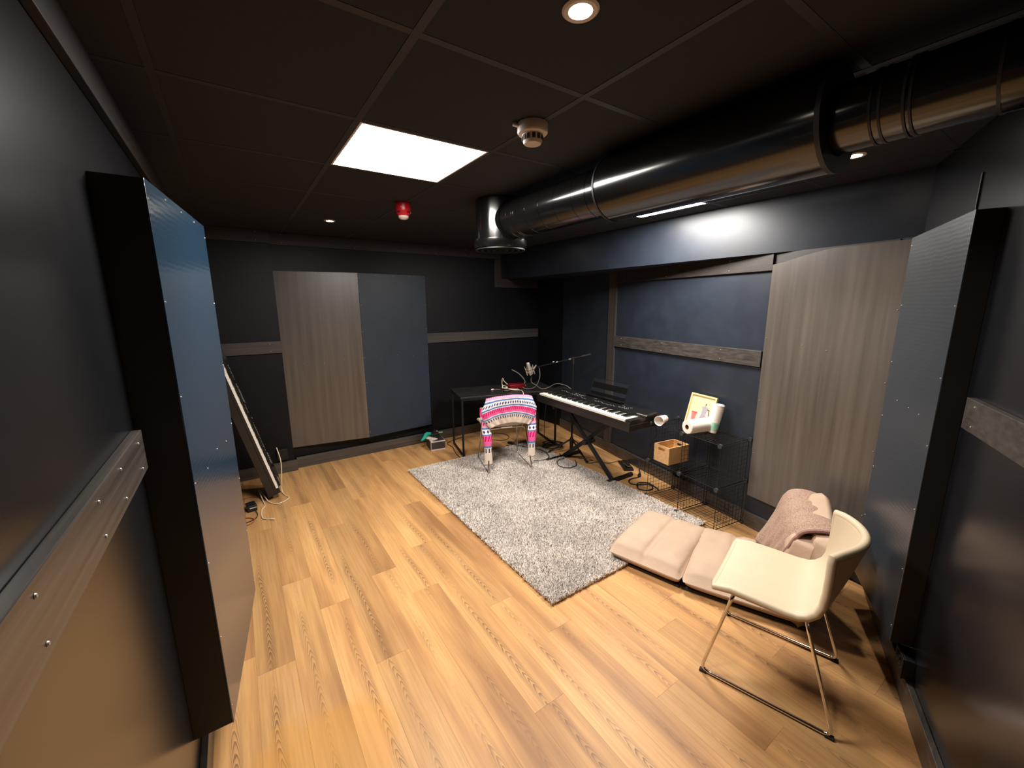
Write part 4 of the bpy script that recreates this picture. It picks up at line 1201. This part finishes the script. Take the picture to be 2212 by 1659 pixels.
# fallen paper cup
cpos = Vector((2.905, 2.035))
t = thing('paper_cup', 'single white paper cup lying on its side on the wire shelf', 'cup', (cpos.x, cpos.y, TOPZ + 0.040), rot=(0, 0, 0))
ax = Vector((-0.96, -0.12, -0.03))
mt = axis_mtx((0, 0, 0), ax)
b = BM(); lathe(b, [(0, -0.052), (0.029, -0.052), (0.041, 0.050), (0.0425, 0.053), (0.040, 0.053), (0.0395, 0.048), (0.0275, -0.046), (0, -0.046)], 28, mt); obj('cup_body', b, M['cup'], t)
d2 = ax.normalized(); rad = Vector((-0.2, -0.75, -0.45)); rad = (rad - d2 * rad.dot(d2)).normalized()
b = BM(); box(b, rad * 0.0345 + d2 * -0.005, (0.026, 0.016, 0.0025), Matrix((d2, rad.cross(d2), rad)).transposed()); obj('cup_print', b, M['cup_brown'], t, smooth=False)

# paper towel roll
ra, rb = Vector((2.835, 1.760, TOPZ + 0.056)), Vector((3.050, 1.708, TOPZ + 0.056))
t = thing('paper_towel_roll', 'white paper towel roll lying on the wire shelf top', 'paper towel', ra)
L = (rb - ra).length; mt = axis_mtx((0, 0, 0), rb - ra)
b = BM(); lathe(b, [(0.019, 0.0), (0.050, 0.0), (0.054, 0.004), (0.054, L - 0.004), (0.050, L), (0.019, L)], 36, mt); obj('paper', b, M['paper'], t)
b = BM(); lathe(b, [(0.0195, 0.002), (0.0175, 0.001), (0.0175, L - 0.001), (0.0195, L - 0.002)], 24, mt); obj('core', b, M['card_core'], t)
# stacked cups in a film sleeve
cb = sh(0.205, 0.205) + Vector((0.022, 0.032))
t = thing('cup_stack', 'leaning stack of white paper cups in a clear sleeve with mint band', 'cups', (cb.x, cb.y, TOPZ), rot=(math.radians(4), math.radians(9), 0))
pr = [(0, 0.001), (0.028, 0.001), (0.030, 0.02), (0.037, 0.085)]
z_ = 0.085
for k in range(15):
    pr += [(0.0385 + 0.0003 * k, z_ + 0.002), (0.0385 + 0.0003 * k, z_ + 0.0055), (0.0355 + 0.0003 * k, z_ + 0.007)]; z_ += 0.0095
pr += [(0.038, z_ + 0.004), (0.035, z_ - 0.01), (0.026, z_ - 0.07), (0, z_ - 0.07)]
b = BM(); lathe(b, pr, 28); stuff(obj('cups', b, M['cup'], t))
b = BM(); lathe(b, [(0.0325, 0.022), (0.0385, 0.078), (0.0390, 0.078), (0.033, 0.022)], 28); obj('mint_band', b, M['green_band'], t)
b = BM()
prf = [(0.031, 0.003), (0.034, 0.022), (0.0405, 0.085), (0.0455, z_ - 0.02)]
nn_ = 28; rings = []
for i, (r, z) in enumerate(prf): rings.append([b.verts.new(((r + 0.0025 * math.sin(5 * a + i * 2) * (i > 1)) * math.cos(a), (r + 0.0025 * math.sin(5 * a + i * 2) * (i > 1)) * math.sin(a), z)) for a in [2 * PI * k / nn_ for k in range(nn_)]])
for A_, B_ in zip(rings, rings[1:]):
    for k in range(nn_): b.faces.new((A_[k], A_[(k + 1) % nn_], B_[(k + 1) % nn_], B_[k]))
obj('film_sleeve', b, M['film'], t)
# framed print leaning on the wall
fa = math.atan2(1, 0.19)
t = thing('framed_print', 'framed print of a grey coffee pot and red cup leaning on wall', 'picture', (3.086, 1.715, TOPZ))
FX = Vector((0.19, 1, 0)).normalized(); FU = Vector((0.058, -0.011, 0.220)).normalized(); FU = (FU - FX * FU.dot(FX)).normalized(); FN = FX.cross(FU)
if FN.x > 0: FN = -FN
def fm(u, v, n): return FX * u + FU * v + FN * n
FWd, FHt = 0.255, 0.262
def slab(bm, poly, n0, n1):
    lo = [bm.verts.new(fm(u, v, n0)) for u, v in poly]; hi = [bm.verts.new(fm(u, v, n1)) for u, v in poly]
    bm.faces.new(lo[::-1]); bm.faces.new(hi)
    for i in range(len(poly)): j = (i + 1) % len(poly); bm.faces.new((lo[i], lo[j], hi[j], hi[i]))
rect = lambda a, c, d, e: [(a, c), (d, c), (d, e), (a, e)]
b = BM()
f_ = 0.013
for q in (rect(0, 0, FWd, f_), rect(0, FHt - f_, FWd, FHt), rect(0, f_, f_, FHt - f_), rect(FWd - f_, f_, FWd, FHt - f_)): slab(b, q, 0.0, 0.016)
obj('frame', b, M['frame_wood'], t, smooth=False)
flip = lambda poly: [(FWd - u, v) for u, v in poly]      # u = 0 is the near (right) side in view
b = BM(); slab(b, rect(f_, f_, FWd - f_, FHt - f_), 0.002, 0.006); pr_ = obj('print_sheet', b, M['print_cream'], t, smooth=False)
def ink(name, poly, m, n): 
    b = BM(); slab(b, flip(poly), 0.006, 0.006 + n); obj(name, b, m, pr_, smooth=False)
ink('table_shape', [(0.013, 0.013), (0.242, 0.013), (0.242, 0.125), (0.10, 0.125), (0.013, 0.085)], M['print_pink'], 0.0004)
ink('cup_shape', [(0.055, 0.040), (0.085, 0.040), (0.098, 0.108), (0.044, 0.108)], M['print_red'], 0.0008)
ink('cup_rim_shape', [(0.044, 0.100), (0.098, 0.100), (0.099, 0.110), (0.043, 0.110)], M['print_red_dark'], 0.0012)
ink('pot_shape', [(0.125, 0.045), (0.195, 0.045), (0.180, 0.105), (0.140, 0.105)], M['print_grey'], 0.0008)
ink('pot_shape', [(0.140, 0.107), (0.180, 0.107), (0.190, 0.160), (0.165, 0.176), (0.125, 0.162), (0.138, 0.152)], M['print_grey'], 0.0008)
ink('pot_knob_shape', [(0.158, 0.178), (0.168, 0.178), (0.170, 0.194), (0.160, 0.196)], M['print_dark'], 0.0010)
ink('pot_handle_shape', [(0.186, 0.155), (0.210, 0.148), (0.214, 0.100), (0.206, 0.100), (0.202, 0.140), (0.185, 0.146)], M['print_dark'], 0.0008)

# ------------------------------------------------------------------ carton with tools by the back wall
t = thing('carton', 'small white and black printed carton on the floor by the back wall', 'box', (1.757, 4.30, 0), math.radians(-8.6))
bw, bd_, bh = 0.172, 0.215, 0.115
b = BM(); lohi(b, (0, 0, 0), (bw, bd_, bh)); obj('carton_body', b, M['carton_white'], t, smooth=False, bevel=0.002)
b = BM(); lohi(b, (0.004, -0.0012, 0.018), (bw - 0.002, -0.0002, bh - 0.014)); fp = obj('front_print', b, M['carton_dark'], t, smooth=False)
b = BM()
for i, h in enumerate((0.045, 0.03, 0.05, 0.035, 0.045, 0.03, 0.04, 0.05, 0.035, 0.045)):
    x = 0.014 + i * 0.0145; box(b, (x, -0.0014, 0.036 + h / 3), (0.004, 0.0006, h * 0.8), Matrix.Rotation(0.25 * (-1) ** i, 3, 'Y'))
box(b, (0.078, -0.0014, 0.088), (0.06, 0.0006, 0.007)); box(b, (0.03, -0.0014, 0.082), (0.010, 0.0006, 0.014))
stuff(obj('print_marks', b, M['vent_dark'], fp, smooth=False))
b = BM(); lohi(b, (-0.0008, 0.03, 0.0), (-0.0002, bd_, bh - 0.002)); lohi(b, (0.03, 0.004, bh + 0.0002), (bw - 0.004, bd_ - 0.004, bh + 0.001)); obj('dark_side', b, M['carton_dark'], t, smooth=False)
cz = bh + 0.002
t = thing('white_card', 'white slab lying on the printed carton', 'card', (1.795, 4.405, cz), math.radians(24))
b = BM(); lohi(b, (-0.034, -0.085, 0.0), (0.034, 0.085, 0.012)); obj('slab', b, M['white_plastic'], t, smooth=False, bevel=0.002)
t = thing('hand_tool', 'teal hand tool lying across the printed carton', 'tool', (1.775, 4.455, cz + 0.028), math.radians(8))
b = BM(); tube(b, [(-0.115, -0.075, -0.012), (-0.06, -0.045, 0.0), (-0.02, 0.0, 0.012), (0.02, 0.02, 0.018)], [0.012, 0.020, 0.024, 0.022], 12, 0); hd = obj('handle', b, M['teal'], t)
b = BM(); tube(b, [(0.0, 0.015, 0.020), (0.05, 0.012, 0.012), (0.085, 0.0, 0.0)], [0.024, 0.020, 0.010], 12); obj('nozzle', b, M['teal'], t)
b = BM(); tube(b, [(-0.10, -0.02, 0.0), (-0.07, -0.01, 0.022), (-0.03, 0.02, 0.030)], 0.006, 8); obj('trigger', b, M['black_plastic'], t)
t = thing('gadget', 'black lump of camera gear on the printed carton', 'gear', (1.86, 4.44, cz), math.radians(-10))
b = BM(); lohi(b, (-0.035, -0.04, 0.0), (0.05, 0.045, 0.055)); obj('case', b, M['black_plastic'], t, smooth=False, bevel=0.008)
b = BM(); tube(b, [(0.01, 0.0, 0.05), (0.012, 0.0, 0.085)], 0.022, 14); obj('dial', b, M['black_rubber'], t)
b = BM(); tube(b, [(0.0, -0.035, 0.03), (0.0, -0.06, 0.03)], 0.018, 14); obj('lens_barrel', b, M['gloss_black'], t)
b = BM(); tube(b, [(0.03, -0.02, 0.07), (0.035, -0.02, 0.085)], 0.010, 10); obj('button', b, M['steel'], t)
b = BM(); lohi(b, (0.055, 0.0, 0.042), (0.105, 0.012, 0.056)); obj('strap', b, M['teal_pale'], t, smooth=False)

# ------------------------------------------------------------------ sockets
def socket(label, p, d, w=0.146, h=0.086):
    R = math.atan2(d[0], -d[1])
    t = thing('wall_socket', label, 'socket', p, R)
    b = BM(); lohi(b, (-w / 2, -0.034, -h / 2), (w / 2, 0.0, h / 2)); obj('back_box', b, M['black_plastic'], t, smooth=False, bevel=0.002)
    b = BM(); lohi(b, (-w / 2 - 0.002, -0.041, -h / 2 - 0.002), (w / 2 + 0.002, -0.034, h / 2 + 0.002)); pl = obj('face_plate', b, M['black_metal'], t, smooth=False, bevel=0.002)
    for x in (-w / 4, w / 4):
        b = BM()
        box(b, (x, -0.0415, 0.014), (0.004, 0.002, 0.008)); box(b, (x - 0.011, -0.0415, -0.006), (0.007, 0.002, 0.004)); box(b, (x + 0.011, -0.0415, -0.006), (0.007, 0.002, 0.004))
        obj('pin_hole', b, M['vent_dark'], pl, smooth=False)
    b = BM()
    for x in (-0.018, 0.018): box(b, (x, -0.043, 0.026), (0.010, 0.005, 0.014))
    obj('switch', b, M['black_plastic'], pl, smooth=False)
    return t
socket('black double socket low on the back wall by the upended piano', (0.262, 4.60, 0.158 + 0.043), (0, -1), 0.092, 0.105)
socket('black double socket low on the right wall behind the wire shelf', (RW(2.06), 2.06, 0.20), (-0.98, 0.186))
socket('black socket box low on the near right wall below the black panel side', (2.245, ER(2.245), 0.163), (-0.41, 0.912), 0.10, 0.09)

# ------------------------------------------------------------------ floor chair and blanket
fo = Vector((1.900, 1.675, 0)); fd = Vector((0.330, -0.944, 0)).normalized(); fw = Vector((-fd.y, fd.x, 0))   # fw: across, to the wall
FWI = 0.64
t = thing('floor_chair', 'long beige folding floor chair lying open, backrest raised by the wall', 'floor chair', fo)
def cushion(L, Wd, H, x0, crease=(), puff=0.025, nx=28, ny=24, pw=9):
    """soft slab as a closed grid, x along, y across, z up; returns list of point rows top, bottom"""
    b = BM()
    def prof(s): return (1 - abs(2 * s - 1) ** pw) ** 0.45
    top = []; bot = []
    for i in range(nx + 1):
        s = i / nx; rt_, rb_ = [], []
        for k in range(ny + 1):
            q = k / ny
            e = prof(s) * prof(q)
            z = H * (0.48 + 0.52 * e) + puff * (math.sin(PI * s) * math.sin(PI * q)) ** 0.6 * 0.6
            for c in crease: z -= 0.022 * math.exp(-((s - c) / 0.035) ** 2) * e
            z += 0.0035 * math.sin(s * 31 + 5 * math.sin(q * 9)) * math.sin(q * 23) * e
            inset = 0.016 * (1 - e)
            X = x0 + L * s + (0.012 * (1 - prof(q)) * (1 if s < 0.5 else -1) if s in (0, 1) else 0)
            Yc = Wd * q
            rt_.append((X, Yc, z)); rb_.append((X, Yc, H * (0.48 - 0.44 * e)))
        top.append(rt_); bot.append(rb_)
    VT = grid(b, top); VB = grid(b, bot, flip=True)
    def stitch(A_, B_):
        for i in range(len(A_) - 1): b.faces.new((A_[i], B_[i], B_[i + 1], A_[i + 1]))
    stitch(VT[0], VB[0]); stitch(VB[-1], VT[-1]); stitch([r[0] for r in VB], [r[0] for r in VT]); stitch([r[-1] for r in VT], [r[-1] for r in VB])
    return b
def fplace(o, origin, X, Y, Z):
    o.matrix_local = Matrix(((X.x, Y.x, Z.x, origin.x), (X.y, Y.y, Z.y, origin.y), (X.z, Y.z, Z.z, origin.z), (0, 0, 0, 1)))
Zu = Vector((0, 0, 1))
fd1 = Vector((0.265, -0.964, 0)); fw1 = Vector((0.964, 0.265, 0))
b = cushion(0.47, FWI, 0.13, 0.0, (0.5,)); o = obj('leg_cushion', b, M['futon'], t, sharp=180); fplace(o, Vector((0, 0, 0.012)), fd1, fw1, Zu)
fd2 = Vector((0.40, -0.916, 0)); fw2 = Vector((0.916, 0.40, 0))
s2o = fd1 * 0.475 + Vector((0.0, 0.0, 0.012))
b = cushion(0.62, FWI + 0.02, 0.125, 0.0, (0.40,), 0.018); o = obj('seat_cushion', b, M['futon'], t, sharp=180); fplace(o, s2o, fd2, fw2, Zu)
b = BM(); lohi(b, (0.02, 0.03, 0), (0.46, FWI - 0.03, 0.016)); o = obj('underside', b, M['futon_base'], t, smooth=False, bevel=0.004); fplace(o, Vector((0, 0, 0.0005)), fd1, fw1, Zu)
b = BM(); lohi(b, (0.0, 0.03, 0), (0.62, FWI - 0.03, 0.016)); o = obj('underside', b, M['futon_base'], t, smooth=False, bevel=0.004); fplace(o, Vector((s2o.x, s2o.y, 0.0005)), fd2, fw2, Zu)
# backrest: front and rear cushions standing up, leaning away a little
lean = math.radians(8)
bu = (Zu * math.cos(lean) + fd2 * math.sin(lean)); bn = (fd2 * math.cos(lean) - Zu * math.sin(lean))
bo_ = Vector((2.262, 0.822, 0.060)) - fo; BWI = 0.58
b = cushion(0.45, BWI, 0.175, 0.0, (), 0.02, pw=12); o = obj('back_cushion', b, M['futon'], t, sharp=180); fplace(o, bo_ + bn * 0.160 - fw2 * 0.040, bu, fw2, -bn)
tl_ = math.radians(4); bu_t = bu * math.cos(tl_) - fw2 * math.sin(tl_) * 0; bw_t = (fw2 + bu * math.tan(tl_)).normalized(); bu_t = bw_t.cross(bn).normalized(); bu_t = bu_t if bu_t.z > 0 else -bu_t
b = cushion(0.55, BWI, 0.120, 0.0, (), 0.012, pw=12); o = obj('back_cushion', b, M['futon'], t, sharp=180); fplace(o, bo_ + bn * 0.180 - Zu * 0.048 - fw2 * 0.030, bu_t, bw_t, bu_t.cross(bw_t))

# blanket over the backrest: rows follow front face - top - rear face
t = thing('blanket', 'fluffy speckled pinkish brown blanket draped over the beige floor chair', 'blanket', fo)
nv, nu = 46, 40
P = []
for i in range(nv + 1):
    s = i / nv
    row = []
    for k in range(nu + 1):
        q = k / nu                                    # 0 near hem .. 1 wall side
        wv = 0.006 * math.sin(q * 19 + s * 5) + 0.004 * math.sin(q * 37 + 2)
        fold = 0.021 * max(0, 1 - s * 2.2) * math.sin((q * 3.1 + s * 0.7) * PI * 2)
        across = 0.010 + (BWI - 0.02) * q + 0.42 * max(0, 0.42 - s) * (1 - q) ** 1.5
        # height along front, over the top, down the rear; on the wall side the rear cushion stands clear of the cloth
        k_ = min(1, max(0, (q - 0.12) / 0.35)); tuck = 0.082 * k_ * k_ * (3 - 2 * k_)
        near = (1 - q) ** 4
        if s < 0.52:
            h = 0.085 + 0.350 * (s / 0.52); n_ = -0.020 - 0.075 * (max(0, 0.36 - s) / 0.36) ** 1.6 * q - 0.030 * math.sin(PI * min(1, h / 0.46)) + fold * 0.8 + 0.034 * near
        elif s < 0.80:
            a = (s - 0.52) / 0.28 * PI; h = 0.435 + 0.050 * math.sin(a) + 0.020 * (a / PI); n0 = -0.020 + 0.034 * near; n1 = 0.262 - tuck
            n_ = (n0 + n1) / 2 - (n1 - n0) / 2 * math.cos(a)
        else:
            h = 0.455 - 0.03 * (s - 0.80) / 0.20 * (1 - k_); n_ = 0.262 - tuck
        h += 0.030 * (1 - q) ** 2 * (1 if s > 0.66 else max(0, (s - 0.52) / 0.14))
        p = bo_ + bn * (n_ + wv * (1 if s > 0.74 else -1) * 0.8) + bu * (h + wv) + fw2 * across
        row.append(p)
    P.append(row)
b = BM(); grid(b, P); o = obj('cloth', b, M['blanket'], t, sharp=180)
md = o.modifiers.new('solid', 'SOLIDIFY'); md.thickness = 0.016; md.offset = 0
md = o.modifiers.new('sub', 'SUBSURF'); md.levels = 1; md.render_levels = 1
b = BM(); tube(b, [row[0] for row in P], 0.010, 8); obj('hem', b, M['blanket_edge'], t)
bpy.context.view_layer.update()
